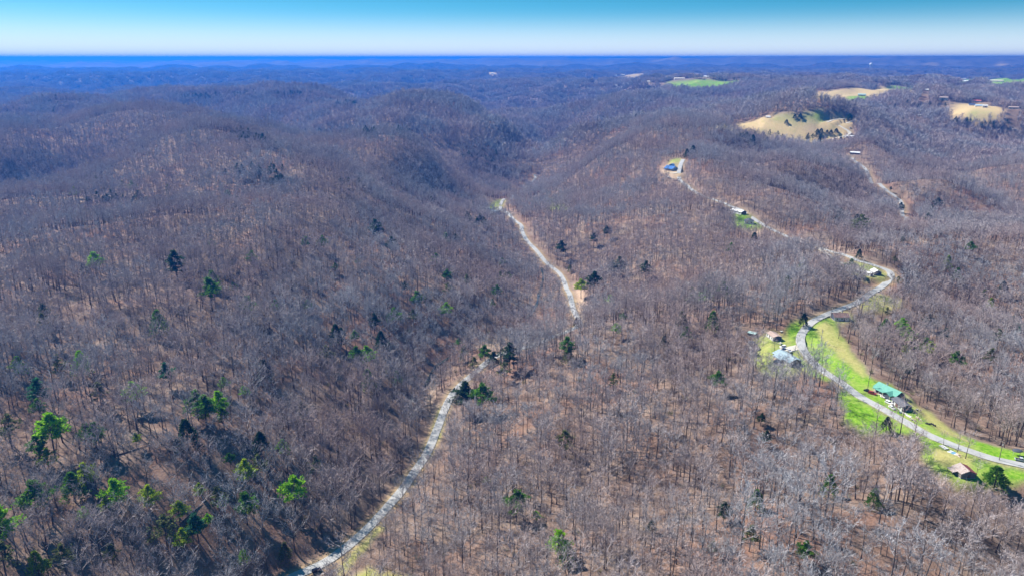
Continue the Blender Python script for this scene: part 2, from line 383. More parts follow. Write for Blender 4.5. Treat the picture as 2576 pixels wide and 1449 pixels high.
# ------------------------------------------------------------------ open ground: lawns, fields, bare patches (outlines noted on the photograph, laid on the ground)
def in_poly(poly, x, y):
    p = np.array(poly); inside = np.zeros(x.shape, bool)
    j = len(p) - 1
    for i in range(len(p)):
        xi, yi = p[i]; xj, yj = p[j]
        c = ((yi > y) != (yj > y)) & (x < (xj - xi) * (y - yi) / (yj - yi + 1e-12) + xi)
        inside ^= c; j = i
    return inside
polys = []                                   # kind, world outline, keeps trees away
def area(kind, pts, clear=True): polys.append((kind, [hit(*p) for p in pts], clear))
area('grass', [(2049, 804), (2075, 796), (2105, 803), (2110, 839), (2128, 861), (2159, 899), (2187, 944), (2209, 960), (2240, 965), (2275, 990), (2311, 1021), (2353, 1044), (2388, 1079), (2449, 1104), (2520, 1124), (2620, 1146), (2700, 1196), (2576, 1172), (2497, 1152), (2401, 1117), (2337, 1092), (2209, 1021), (2113, 960), (2062, 925), (2033, 896), (2017, 871), (2014, 846), (2027, 823)])
area('tan', [(2044, 816), (2080, 806), (2100, 820), (2108, 842), (2128, 866), (2157, 902), (2184, 945), (2172, 952), (2130, 915), (2090, 880), (2060, 850)])
area('tan', [(2270, 992), (2311, 1022), (2353, 1046), (2388, 1080), (2440, 1106), (2430, 1112), (2370, 1085), (2320, 1048), (2285, 1015)])
area('grass', [(2118, 975), (2161, 1000), (2230, 1040), (2300, 1082), (2330, 1098), (2300, 1096), (2235, 1080), (2175, 1092), (2132, 1065), (2112, 1015)])
area('grass', [(2310, 1095), (2337, 1100), (2400, 1127), (2452, 1146), (2497, 1162), (2560, 1180), (2640, 1200), (2560, 1212), (2510, 1222), (2440, 1225), (2395, 1205), (2345, 1178), (2325, 1140)])
area('tan', [(2345, 1118), (2400, 1130), (2450, 1152), (2452, 1176), (2420, 1185), (2375, 1172), (2348, 1150)])
area('grass', [(2005, 800), (2030, 798), (2016, 830), (2012, 878), (1990, 873), (1975, 855), (1985, 822)])
area('yard', [(1900, 846), (1940, 836), (1985, 850), (2000, 876), (2030, 905), (2010, 935), (1975, 948), (1925, 942), (1892, 905), (1888, 870)])
area('grass', [(2012, 900), (2028, 910), (2062, 938), (2090, 958), (2060, 950), (2020, 930)])
area('tan', [(2159, 762), (2193, 740), (2272, 753), (2267, 770), (2238, 779), (2170, 780)])
area('yard', [(2145, 656), (2195, 666), (2233, 690), (2228, 703), (2180, 706), (2150, 692), (2130, 675)])
area('yard', [(2080, 795), (2130, 785), (2145, 800), (2125, 815), (2095, 812)])
area('grass', [(1848, 536), (1892, 548), (1918, 572), (1885, 582), (1850, 565)])
area('dirt', [(1870, 572), (1915, 575), (1920, 592), (1880, 590)])
area('yard', [(1686, 402), (1716, 397), (1708, 412), (1686, 416)])
area('dirt', [(1665, 415), (1708, 415), (1712, 446), (1700, 458), (1672, 455), (1658, 440)])
area('tan', [(1790, 322), (1850, 311), (1932, 293), (2003, 293), (2086, 297), (2144, 297), (2156, 303), (2140, 322), (2132, 350), (2088, 362), (2045, 368), (1990, 360), (1930, 352), (1870, 342)])
area('grass', [(1945, 296), (2003, 294), (2080, 298), (2070, 306), (2000, 304), (1950, 301)])
area('dirt', [(2010, 320), (2075, 317), (2080, 325), (2030, 329)], False)
area('tan', [(2053, 232), (2144, 224), (2207, 221), (2295, 217), (2300, 236), (2232, 242), (2174, 254), (2144, 262), (2100, 260), (2048, 250)])
area('grass', [(2232, 219), (2297, 216), (2297, 224), (2240, 226)])
area('grass', [(2130, 242), (2180, 241), (2182, 256), (2130, 256)])
area('grass', [(2470, 203), (2600, 196), (2640, 222), (2478, 222)])
area('grass', [(1676, 207), (1736, 203), (1853, 202), (1872, 212), (1795, 225), (1695, 224)])
area('tan', [(2388, 272), (2440, 260), (2490, 266), (2525, 274), (2512, 304), (2440, 306), (2392, 296)])
area('yard', [(2432, 284), (2505, 284), (2500, 295), (2440, 296)])
area('tan', [(2410, 261), (2442, 260), (2440, 268), (2412, 268)])
area('tan', [(1734, 190), (1760, 185), (1790, 192), (1880, 189), (1885, 196), (1800, 197), (1745, 196)])
area('tan', [(1560, 187), (1622, 187), (1622, 194), (1565, 194)])
area('tan', [(1575, 208), (1640, 207), (1640, 212), (1580, 212)])
area('grass', [(2395, 198), (2450, 198), (2450, 207), (2400, 208)])
area('tan', [(1225, 183), (1250, 183), (1252, 188), (1222, 188)])
area('tan', [(2230, 192), (2245, 192), (2245, 198), (2228, 199)])
area('tan', [(2330, 158), (2360, 158), (2360, 163), (2328, 163)])
area('tan', [(2512, 160), (2530, 160), (2530, 166), (2510, 166)])
area('tan', [(1640, 152), (1712, 150), (1712, 155), (1640, 156)])
area('dirt', [(1190, 870), (1225, 845), (1280, 850), (1290, 872), (1230, 880)])
area('dirt', [(1072, 985), (1090, 955), (1105, 960), (1092, 1000), (1070, 1030)])
area('yard', [(1225, 520), (1262, 500), (1285, 495), (1262, 522), (1240, 532)])
area('dirt', [(1440, 700), (1456, 720), (1475, 775), (1470, 810), (1458, 800), (1448, 755)])
area('yard', [(1375, 505), (1405, 500), (1440, 520), (1420, 530), (1380, 525)], False)
area('dirt', [(1460, 545), (1470, 545), (1468, 590), (1458, 590)], False)
area('tan', [(880, 1449), (930, 1430), (1040, 1450), (1040, 1500), (860, 1500)], False)
area('tan', [(840, 1440), (905, 1375), (960, 1320), (970, 1325), (920, 1385), (850, 1450)])
area('tan', [(1105, 1030), (1128, 1030), (1080, 1150), (1060, 1170)], False)

GR = {k: np.zeros((NR, NA)) for k in ('grass', 'tan', 'dirt', 'canopy')}
CLEAR = np.zeros((NR, NA), bool)
for kind, poly, clear in polys:
    p = np.array(poly); lo = p.min(0); hi = p.max(0)
    m = (X > lo[0] - 8) & (X < hi[0] + 8) & (Y > lo[1] - 8) & (Y < hi[1] + 8)
    if not m.any(): continue
    x = X[m]; y = Y[m]; r = R_[m]
    wob = np.minimum(r / 400, 3) * 3.6
    xs = x + wob * fbm(x / 13, y / 13, 51, 3); ys = y + wob * fbm(x / 13 + 7, y / 13, 52, 3)
    ins = in_poly(poly, xs, ys)
    idx = np.where(m)
    def put(k, v): GR[k][idx[0][ins], idx[1][ins]] = v
    if kind == 'grass': put('grass', 1.0); put('tan', 0.0); put('dirt', 0.0)
    if kind == 'yard': put('grass', 0.55); put('tan', 0.5); put('dirt', 0.0)
    if kind == 'tan': put('tan', 1.0); put('grass', 0.42 if p[:, 1].max() < 620 else 0.0); put('dirt', 0.0)
    if kind == 'dirt': put('dirt', 1.0); put('tan', 0.0); put('grass', 0.0)
    if clear: CLEAR[idx[0][ins], idx[1][ins]] = True
for name, c, half, mat in roads:             # grassy verge and no trees on the roads
    for x, y, z in c:
        rr = math.hypot(x, y)
        w = window(x, y, half + 2 + rr * 0.004)
        d = np.hypot(X[w] - x, Y[w] - y)
        CLEAR[w] |= d < half + 1.6 + rr * 0.0022
        sh = {'valley_road': 8.5, 'ridge_road': 6.5, 'hollow_road': 10.0}.get(name, 3.0)
        w2_ = window(x * (1 - sh / rr), y * (1 - sh / rr), half + sh + 3)
        CLEAR[w2_] |= np.hypot(X[w2_] - x * (1 - sh / rr), Y[w2_] - y * (1 - sh / rr)) < half + sh * 0.75
        g = GR['tan'][w]; g[(d < half + 2.0) & (GR['grass'][w] < 0.3)] = 0.55
def soften(a, n=1):
    for _ in range(n): a[1:-1, 1:-1] = (a[1:-1, 1:-1] * 2 + a[:-2, 1:-1] + a[2:, 1:-1] + a[1:-1, :-2] + a[1:-1, 2:]) / 6
for k_ in ('grass', 'tan', 'dirt'): soften(GR[k_], 4)
GR['canopy'] = smooth(2600, 4200, R_) * (1 - np.clip(GR['grass'] + GR['tan'] + GR['dirt'], 0, 1))

# ------------------------------------------------------------------ materials
mats = {}
def new_mat(name):
    m = bpy.data.materials.new(name); m.use_nodes = True
    nt = m.node_tree; b = nt.nodes['Principled BSDF']
    b.inputs['Roughness'].default_value = 0.85
    b.inputs['Specular IOR Level'].default_value = 0.2
    mats[name] = m
    return m, nt, b
def N(nt, t, **kw):
    n = nt.nodes.new(t)
    for k, v in kw.items(): setattr(n, k, v)
    return n
def ramp(nt, fac, stops):
    r = N(nt, 'ShaderNodeValToRGB')
    while len(r.color_ramp.elements) < len(stops): r.color_ramp.elements.new(0.5)
    for e, (p, c) in zip(r.color_ramp.elements, stops):
        e.position = p; e.color = (*c, 1)
    nt.links.new(fac, r.inputs['Fac'])
    return r.outputs['Color']
def noise(nt, scale, detail=3, rough=0.55, vec=None, dist=0.0):
    n = N(nt, 'ShaderNodeTexNoise')
    n.inputs['Scale'].default_value = scale; n.inputs['Detail'].default_value = detail
    n.inputs['Roughness'].default_value = rough; n.inputs['Distortion'].default_value = dist
    if vec is not None: nt.links.new(vec, n.inputs['Vector'])
    return n.outputs['Fac']
def mix(nt, f, a, b, mode='MIX'):
    m = N(nt, 'ShaderNodeMix', data_type='RGBA', blend_type=mode)
    for s, v in ((m.inputs['Factor'], f), (m.inputs[6], a), (m.inputs[7], b)):
        if isinstance(v, (int, float)): s.default_value = v
        elif isinstance(v, tuple): s.default_value = (*v, 1)
        else: nt.links.new(v, s)
    return m.outputs[2]
def pos(nt): return N(nt, 'ShaderNodeNewGeometry').outputs['Position']
def math_(nt, op, a, b=None, clamp=False):
    m = N(nt, 'ShaderNodeMath', operation=op, use_clamp=clamp)
    for s, v in ((m.inputs[0], a), (m.inputs[1], b)):
        if v is None: continue
        if isinstance(v, (int, float)): s.default_value = v
        else: nt.links.new(v, s)
    return m.outputs[0]
def bump(nt, b, h, strength, dist):
    n = N(nt, 'ShaderNodeBump'); n.inputs['Strength'].default_value = strength; n.inputs['Distance'].default_value = dist
    nt.links.new(h, n.inputs['Height']); nt.links.new(n.outputs[0], b.inputs['Normal'])
def attr(nt, name): return N(nt, 'ShaderNodeAttribute', attribute_name=name).outputs['Fac']

# ground: leaf litter, grass, dry grass, bare soil, far canopy
m, nt, b = new_mat('ground')
P = pos(nt)
nA, nB, nC, nD = noise(nt, 0.012, 4, 0.6, P), noise(nt, 0.09, 4, 0.65, P), noise(nt, 0.8, 4, 0.7, P), noise(nt, 0.03, 3, 0.6, P)
litter = ramp(nt, nB, [(0.25, (0.105, 0.07, 0.056)), (0.5, (0.225, 0.155, 0.122)), (0.75, (0.35, 0.258, 0.207))])
litter = mix(nt, math_(nt, 'MULTIPLY', ramp(nt, nA, [(0.48, (0, 0, 0)), (0.66, (1, 1, 1))]), 0.6), litter, (0.27, 0.14, 0.098))
litter = mix(nt, math_(nt, 'MULTIPLY', ramp(nt, nD, [(0.5, (0, 0, 0)), (0.7, (1, 1, 1))]), 0.55), litter, (0.29, 0.235, 0.19))
litter = mix(nt, 1.0, litter, ramp(nt, nC, [(0.2, (0.55, 0.53, 0.52)), (0.55, (1, 1, 1)), (0.8, (1.25, 1.22, 1.18))]), 'MULTIPLY')
gfine = noise(nt, 0.45, 5, 0.7, P)
grass = ramp(nt, gfine, [(0.3, (0.08, 0.20, 0.012)), (0.46, (0.15, 0.32, 0.018)), (0.58, (0.24, 0.38, 0.04)), (0.72, (0.36, 0.40, 0.14))])
grass = mix(nt, ramp(nt, noise(nt, 0.05, 3, 0.6, P), [(0.45, (0, 0, 0)), (0.7, (0.75, 0.75, 0.75))]), grass, (0.33, 0.35, 0.11))
dry = ramp(nt, gfine, [(0.25, (0.38, 0.27, 0.13)), (0.5, (0.52, 0.38, 0.19)), (0.75, (0.60, 0.47, 0.28))])
dry = mix(nt, ramp(nt, nB, [(0.5, (0, 0, 0)), (0.72, (0.55, 0.55, 0.55))]), dry, (0.36, 0.34, 0.12))
soil = ramp(nt, gfine, [(0.25, (0.33, 0.21, 0.14)), (0.55, (0.46, 0.33, 0.24)), (0.8, (0.56, 0.46, 0.37))])
canopy = ramp(nt, noise(nt, 0.006, 5, 0.65, P), [(0.3, (0.10, 0.085, 0.085)), (0.55, (0.17, 0.145, 0.14)), (0.8, (0.23, 0.195, 0.185))])
col = mix(nt, attr(nt, 'canopy'), litter, canopy)
col = mix(nt, attr(nt, 'dirt'), col, soil)
col = mix(nt, attr(nt, 'tan'), col, dry)
col = mix(nt, attr(nt, 'grass'), col, grass)
nt.links.new(col, b.inputs['Base Color'])
b.inputs['Roughness'].default_value = 0.95; b.inputs['Specular IOR Level'].default_value = 0.05
bump(nt, b, math_(nt, 'ADD', nC, nB), 0.9, 0.5)

# ground sheet
verts = np.empty((NR * NA + 1, 3)); verts[:-1, 0] = X.ravel(); verts[:-1, 1] = Y.ravel(); verts[:-1, 2] = Z.ravel()
verts[-1] = (0, 0, Z[0].mean())
jj, ii = np.meshgrid(np.arange(NR - 1), np.arange(NA - 1), indexing='ij')
q = np.stack([jj * NA + ii, jj * NA + ii + 1, (jj + 1) * NA + ii + 1, (jj + 1) * NA + ii], -1).reshape(-1, 4)[:, ::-1]
hub = np.stack([np.full(NA - 1, NR * NA), np.arange(1, NA), np.arange(NA - 1)], -1)[:, ::-1]
me = bpy.data.meshes.new('ground')
me.vertices.add(len(verts)); me.vertices.foreach_set('co', verts.ravel())
loops = np.concatenate([q.ravel(), hub.ravel()])
me.loops.add(len(loops)); me.loops.foreach_set('vertex_index', loops.astype(np.int32))
npoly = len(q) + len(hub)
me.polygons.add(npoly)
me.polygons.foreach_set('loop_start', np.r_[np.arange(len(q)) * 4, len(q) * 4 + np.arange(len(hub)) * 3].astype(np.int32))
me.update(calc_edges=True); me.validate()
me.polygons.foreach_set('use_smooth', np.ones(len(me.polygons), bool))
for k in GR:
    a = me.attributes.new(k, 'FLOAT', 'POINT'); a.data.foreach_set('value', np.r_[GR[k].ravel(), 0].astype(np.float32))
me.materials.append(mats['ground'])
ground_o = bpy.data.objects.new('ground', me); C.objects.link(ground_o); ground_o['kind'] = 'structure'

# roads
m, nt, b = new_mat('asphalt')
P = pos(nt)
c = ramp(nt, noise(nt, 0.25, 4, 0.6, P), [(0.3, (0.35, 0.348, 0.345)), (0.55, (0.41, 0.405, 0.40)), (0.8, (0.47, 0.465, 0.46))])
c = mix(nt, 1.0, c, ramp(nt, noise(nt, 2.5, 3, 0.7, P), [(0.3, (0.92, 0.92, 0.92)), (0.6, (1, 1, 1))]), 'MULTIPLY')
at_ = N(nt, 'ShaderNodeAttribute', attribute_name='edge').outputs['Fac']
c = mix(nt, math_(nt, 'MULTIPLY', at_, 0.7), c, (0.42, 0.36, 0.29))
nt.links.new(c, b.inputs['Base Color']); bump(nt, b, noise(nt, 6.0, 2, 0.6, P), 0.3, 0.03)
m, nt, b = new_mat('gravel')
P = pos(nt)
c = ramp(nt, noise(nt, 0.6, 5, 0.7, P), [(0.3, (0.40, 0.36, 0.30)), (0.55, (0.52, 0.48, 0.42)), (0.8, (0.64, 0.60, 0.54))])
nt.links.new(c, b.inputs['Base Color']); bump(nt, b, noise(nt, 3.0, 3, 0.7, P), 0.6, 0.1)
for name, c, half, mat in roads:
    d = np.gradient(c[:, :2], axis=0); d /= np.linalg.norm(d, axis=1)[:, None] + 1e-9
    nrm = np.c_[d[:, 1], -d[:, 0]]
    wid = half * (1 + 0.05 * pnoise(np.arange(len(c)) * 0.21, np.zeros(len(c)) + half, 77)) + (0.12 if mat == 'asphalt' else 0.25) * pnoise(np.arange(len(c)) * 0.8, np.zeros(len(c)), 78)
    prof = [(-1.0, -0.7), (-1.0, 0.05), (-0.86, 0.10), (-0.4, 0.15), (0.4, 0.15), (0.86, 0.10), (1.0, 0.05), (1.0, -0.7)]
    vs = np.empty((len(c), 8, 3)); ed = np.zeros((len(c), 8))
    far = np.clip(np.hypot(c[:, 0], c[:, 1]) / 1000 - 0.6, 0, 2) * 0.35
    for k, (u, h) in enumerate(prof):
        vs[:, k, :2] = c[:, :2] + nrm * (wid * u)[:, None]; vs[:, k, 2] = c[:, 2] + h + (far if h > 0 else -far)
        ed[:, k] = 1.0 if abs(u) > 0.95 else 0.0
    n = len(c)
    fs = [(i * 8 + k, i * 8 + k + 1, (i + 1) * 8 + k + 1, (i + 1) * 8 + k) for i in range(n - 1) for k in range(7)]
    fs += [tuple(range(8))[::-1], tuple((n - 1) * 8 + k for k in range(8))]
    me = bpy.data.meshes.new(name); me.from_pydata(vs.reshape(-1, 3).tolist(), [], fs); me.update()
    a = me.attributes.new('edge', 'FLOAT', 'POINT'); a.data.foreach_set('value', ed.ravel().astype(np.float32))
    me.materials.append(mats[mat])
    o = bpy.data.objects.new(name, me); C.objects.link(o); o['kind'] = 'structure'
# ------------------------------------------------------------------ trees
class MB:
    """collects faces; build() makes one mesh"""
    def __init__(s): s.v = []; s.f = []; s.m = []
    def tube(s, pts, rad, sides=5, mi=0, tip=True):
        n0 = len(s.v); pts = [Vector(p) for p in pts]
        for i, p in enumerate(pts):
            d = (pts[min(i + 1, len(pts) - 1)] - pts[max(i - 1, 0)]).normalized()
            a = d.cross(Vector((0.31, 0.95, 0.05))); a = a.normalized() if a.length > 1e-4 else Vector((1, 0, 0))
            b = d.cross(a)
            for k in range(sides):
                t = 2 * math.pi * k / sides
                s.v.append(tuple(p + (a * math.cos(t) + b * math.sin(t)) * rad[i]))
        for i in range(len(pts) - 1):
            for k in range(sides):
                k2 = (k + 1) % sides
                s.f.append((n0 + i * sides + k, n0 + i * sides + k2, n0 + (i + 1) * sides + k2, n0 + (i + 1) * sides + k)); s.m.append(mi)
        return s
    def tri(s, a, b, c, mi=0):
        n = len(s.v); s.v += [tuple(a), tuple(b), tuple(c)]; s.f.append((n, n + 1, n + 2)); s.m.append(mi)
    def quad(s, a, b, c, d, mi=0):
        n = len(s.v); s.v += [tuple(a), tuple(b), tuple(c), tuple(d)]; s.f.append((n, n + 1, n + 2, n + 3)); s.m.append(mi)
    def box(s, x0, x1, y0, y1, z0, z1, mi=0):
        n = len(s.v)
        s.v += [(x0, y0, z0), (x1, y0, z0), (x1, y1, z0), (x0, y1, z0), (x0, y0, z1), (x1, y0, z1), (x1, y1, z1), (x0, y1, z1)]
        for q in ((3, 2, 1, 0), (4, 5, 6, 7), (0, 1, 5, 4), (1, 2, 6, 5), (2, 3, 7, 6), (3, 0, 4, 7)):
            s.f.append(tuple(n + i for i in q)); s.m.append(mi)
        return s
    def prism(s, outline, axis, t0, t1, mi=0):
        """outline of (a, b) points pushed along an axis: 'x' -> (t,a,b), 'y' -> (a,t,b), 'z' -> (a,b,t)"""
        n = len(s.v); k = len(outline)
        put = {'x': lambda a, b, t: (t, a, b), 'y': lambda a, b, t: (a, t, b), 'z': lambda a, b, t: (a, b, t)}[axis]
        for t in (t0, t1): s.v += [put(a, b, t) for a, b in outline]
        for i in range(k):
            j = (i + 1) % k; s.f.append((n + i, n + j, n + k + j, n + k + i)); s.m.append(mi)
        s.f.append(tuple(n + i for i in range(k))[::-1]); s.f.append(tuple(n + k + i for i in range(k))); s.m += [mi, mi]
        return s
    def mesh(s, name, mlist, smooth_=False):
        me = bpy.data.meshes.new(name); me.from_pydata(s.v, [], s.f)
        for m in mlist: me.materials.append(mats[m] if isinstance(m, str) else m)
        me.polygons.foreach_set('material_index', np.array(s.m, np.int32))
        if smooth_: me.polygons.foreach_set('use_smooth', np.ones(len(s.f), bool))
        me.update()
        if not s.nofix:
            bm = bmesh.new(); bm.from_mesh(me); bmesh.ops.recalc_face_normals(bm, faces=bm.faces); bm.to_mesh(me); bm.free()
        return me
    nofix = False

def rnd_tint(name, stops, rough=0.9):
    """bark or foliage whose tint differs from tree to tree"""
    m, nt, b = new_mat(name)
    oi = N(nt, 'ShaderNodeObjectInfo')
    stand = noise(nt, 0.011, 3, 0.6, oi.outputs['Location'])          # stands of one kind
    f = math_(nt, 'ADD', math_(nt, 'MULTIPLY', oi.outputs['Random'], 0.6), math_(nt, 'MULTIPLY_ADD', stand, 1.3) )
    f.node.inputs[1].links[0].from_node.inputs[2].default_value = -0.45
    c = ramp(nt, f, stops)
    c = mix(nt, 1.0, c, ramp(nt, noise(nt, 0.012, 2, 0.5, oi.outputs['Location']), [(0.38, (1.10, 0.96, 0.93)), (0.62, (0.95, 1.0, 1.06))]), 'MULTIPLY')
    c = mix(nt, 1.0, c, ramp(nt, noise(nt, 0.9, 2, 0.6, pos(nt)), [(0.3, (0.8, 0.8, 0.8)), (0.7, (1.15, 1.15, 1.15))]), 'MULTIPLY')
    nt.links.new(c, b.inputs['Base Color']); b.inputs['Roughness'].default_value = rough
    b.inputs['Specular IOR Level'].default_value = 0.1
    return m
rnd_tint('trunk_bark', [(0.0, (0.045, 0.036, 0.033)), (0.5, (0.085, 0.07, 0.065)), (1.0, (0.16, 0.138, 0.13))])
rnd_tint('twig_bark', [(0.0, (0.27, 0.225, 0.215)), (0.35, (0.39, 0.345, 0.335)), (0.7, (0.47, 0.425, 0.42)), (1.0, (0.545, 0.505, 0.50))])
rnd_tint('pale_bark', [(0.0, (0.50, 0.48, 0.45)), (1.0, (0.62, 0.60, 0.57))])
rnd_tint('bud_twig', [(0.0, (0.20, 0.21, 0.10)), (1.0, (0.30, 0.30, 0.17))])

def rv(): return Vector((random.gauss(0, 1), random.gauss(0, 1), random.gauss(0, 1))).normalized()
def bare_tree(h=18.0, spread=0.22, limbs=17, subs=6, twigs=5, lo=0.38, fork=False, tw=0.055, lean=0.03, sides=5):
    """trunk and crown builders of a leafless tree"""
    T, K_ = MB(), MB()
    T.nofix = K_.nofix = True
    lx, ly = random.gauss(0, lean), random.gauss(0, lean)
    def axis(t):
        return Vector((lx * h * t + 0.25 * math.sin(t * 5 + lx * 50), ly * h * t + 0.25 * math.sin(t * 4 + ly * 70 + 1), h * t * 0.96))
    R0 = h * random.uniform(0.010, 0.016)
    ts = [0, 0.04, 0.2, 0.42, 0.62, 0.8, 0.94]
    T.tube([axis(t) - Vector((0, 0, 0.6 if t == 0 else 0)) for t in ts], [R0 * (1.35 if t == 0 else (1.05 if t < 0.1 else 1.0 - 0.9 * t)) for t in ts], sides)
    tops = [axis]
    def twig(p, d, L, w):
        side = d.cross(rv()).normalized() * w
        e = p + d * L + rv() * L * 0.12
        K_.tri(p - side, p + side, e)
    def branch(p, d, L, r, level):
        mid = p + d * L * 0.5 + rv() * L * 0.06
        d2 = (d + Vector((0, 0, 0.22)) + rv() * 0.18).normalized()
        e = mid + d2 * L * 0.5
        K_.tube([p, mid, e], [r, r * 0.65, r * 0.22], 3)
        return mid, e, d2
    for i in range(limbs):
        t = lo + (0.97 - lo) * (i + random.random()) / limbs
        p = axis(t)
        a = random.random() * 2 * math.pi
        up = 0.55 + 0.75 * t * random.uniform(0.6, 1.3)
        d = Vector((math.cos(a), math.sin(a), up)).normalized()
        prof = math.sin(min(1, (t - lo) / (1 - lo) * 0.75 + 0.28) * math.pi)
        L = h * spread * (0.45 + 0.85 * prof) * random.uniform(0.75, 1.2)
        r = R0 * (1.0 - 0.85 * t) * 0.6
        mid, e, d2 = branch(p, d, L, r, 0)
        for k in range(subs):
            f = random.uniform(0.3, 1.0)
            q = p.lerp(mid, f * 2) if f < 0.5 else mid.lerp(e, (f - 0.5) * 2)
            dd = (d2 + rv() * 0.75 + Vector((0, 0, 0.2))).normalized()
            L2 = L * random.uniform(0.3, 0.6)
            s = dd.cross(rv()).normalized() * r * 0.38
            s2 = dd.cross(s).normalized() * r * 0.38
            end = q + dd * L2
            n = len(K_.v); K_.v += [tuple(q + s), tuple(q - s * 0.5 + s2), tuple(q - s * 0.5 - s2), tuple(end)]
            K_.f += [(n, n + 1, n + 3), (n + 1, n + 2, n + 3), (n + 2, n, n + 3)]; K_.m += [0, 0, 0]
            for j in range(twigs):
                twig(q.lerp(end, random.uniform(0.25, 1.0)), (dd + rv() * 0.8 + Vector((0, 0, 0.15))).normalized(), L2 * random.uniform(0.45, 0.9), tw * random.uniform(0.6, 1.3))
    return T, K_
def far_tree(h=17.0, n=64, w=0.27):
    """the same tree with few faces, for far slopes"""
    M = MB(); M.nofix = True
    T = Vector((random.gauss(0, 0.4), random.gauss(0, 0.4), h * 0.9))
    M.tube([Vector((0, 0, -0.5)), T * 0.5, T], [0.2, 0.15, 0.05], 3, 0)
    for i in range(n):
        t = random.uniform(0.3, 0.95); p = T * t
        a = random.random() * 6.283
        d = Vector((math.cos(a), math.sin(a), random.uniform(0.5, 1.6))).normalized()
        L = h * 0.26 * random.uniform(0.6, 1.3)
        s = d.cross(rv()).normalized() * w * random.uniform(0.6, 1.3)
        q = p + d * L * random.uniform(0.0, 0.5) + rv() * 0.5
        M.tri(q - s, q + s, q + d * L, 1)
    return M

# --- needle trees
def leafmat(name, stops):
    m, nt, b = new_mat(name)
    oi = N(nt, 'ShaderNodeObjectInfo')
    g = N(nt, 'ShaderNodeNewGeometry')
    c = ramp(nt, g.outputs['Random Per Island'], stops)
    nt.links.new(c, b.inputs['Base Color'])
    b.inputs['Roughness'].default_value = 0.7; b.inputs['Specular IOR Level'].default_value = 0.15
    t = N(nt, 'ShaderNodeBsdfTranslucent'); nt.links.new(c, t.inputs['Color'])
    mx = N(nt, 'ShaderNodeMixShader'); mx.inputs[0].default_value = 0.45
    nt.links.new(b.outputs[0], mx.inputs[1]); nt.links.new(t.outputs[0], mx.inputs[2])
    nt.links.new(mx.outputs[0], nt.nodes['Material Output'].inputs['Surface'])
leafmat('needles_dark', [(0, (0.012, 0.035, 0.014)), (0.6, (0.03, 0.075, 0.024)), (1, (0.06, 0.12, 0.035))])
leafmat('needles_green', [(0, (0.04, 0.12, 0.014)), (0.6, (0.10, 0.26, 0.022)), (1, (0.20, 0.38, 0.04))])
leafmat('needles_bright', [(0, (0.09, 0.26, 0.008)), (0.6, (0.25, 0.55, 0.010)), (1, (0.42, 0.70, 0.02))])
leafmat('needles_yellow', [(0, (0.14, 0.22, 0.012)), (0.6, (0.32, 0.46, 0.016)), (1, (0.50, 0.60, 0.03))])
leafmat('needles_teal', [(0, (0.02, 0.09, 0.045)), (0.6, (0.05, 0.20, 0.09)), (1, (0.11, 0.30, 0.14))])
leafmat('needles_olive', [(0, (0.07, 0.09, 0.03)), (0.6, (0.15, 0.18, 0.055)), (1, (0.24, 0.27, 0.10))])
leafmat('rust_leaves', [(0, (0.22, 0.09, 0.04)), (1, (0.40, 0.20, 0.10))])
def clump(M, c, rad, n, size, flat=0.7):
    for i in range(n):
        d = rv() * rad * random.random() ** 0.4; d.z *= flat
        p = c + d
        u = rv(); w = u.cross(rv()).normalized()
        s = size * random.uniform(0.6, 1.4)
        M.tri(p - u * s * 0.5, p + u * s * 0.5 , p + w * s * 1.1 + Vector((0, 0, s * 0.35)))
def pine_tree(h=16.0, lo=0.5, width=0.2, n=26, dense=40, conical=0.3):
    """open crowned pine: bare lower trunk, irregular clumps above"""
    T, K_ = MB(), MB(); T.nofix = K_.nofix = True
    lx, ly = random.gauss(0, 0.02), random.gauss(0, 0.02)
    def axis(t): return Vector((lx * h * t + 0.15 * math.sin(t * 6), ly * h * t, h * t * 0.97))
    R0 = h * 0.0115
    T.tube([axis(t) - Vector((0, 0, 0.6 if t == 0 else 0)) for t in (0, 0.25, 0.5, 0.75, 0.97)], [R0 * 1.2, R0, R0 * 0.75, R0 * 0.45, R0 * 0.1], 5)
    for i in range(n):
        t = lo + (1 - lo) * (i + random.random()) / n
        f = (t - lo) / (1 - lo)
        prof = (1 - f) * conical + (1 - conical) * math.sin(min(1, 0.25 + f * 0.85) * math.pi)
        L = h * width * max(0.12, prof) * random.uniform(0.55, 1.25)
        a = i * 2.4 + random.random() * 1.5
        p = axis(t)
        e = p + Vector((math.cos(a) * L, math.sin(a) * L, L * random.uniform(-0.05, 0.45)))
        T.tube([p, e], [R0 * 0.25, R0 * 0.06], 3)
        for g, k in ((0.62, 0.8), (1.0, 1.0)):
            clump(K_, p.lerp(e, g), max(0.55, L * 0.42) * k, int(dense * k * random.uniform(0.6, 1.2)), 0.34 + h * 0.012)
    clump(K_, axis(0.98), h * 0.05, dense // 2, 0.4)
    return T, K_
def cedar_tree(h=9.0, width=0.27, dense=700):
    T, K_ = MB(), MB(); T.nofix = K_.nofix = True
    T.tube([(0, 0, -0.5), (0.05, 0, h * 0.5), (0, 0.05, h * 0.95)], [h * 0.018, h * 0.011, 0.02], 5)
    for i in range(dense):
        f = random.random() ** 0.75
        a = random.random() * 6.283
        lump = 1 + 0.28 * math.sin(a * 3 + f * 9) + 0.15 * math.sin(a * 5 - f * 17)
        rad = h * width * ((1 - f) ** 0.75) * lump * random.uniform(0.55, 1.05)
        p = Vector((math.cos(a) * rad, math.sin(a) * rad, h * (0.08 + 0.92 * f)))
        o = Vector((math.cos(a), math.sin(a), 0.5)); w = o.cross(rv()).normalized()
        s = 0.22 + h * 0.022 * random.uniform(0.6, 1.4)
        K_.tri(p - w * s * 0.5, p + w * s * 0.5, p + o * s + Vector((0, 0, s * 0.2)))
    return T, K_
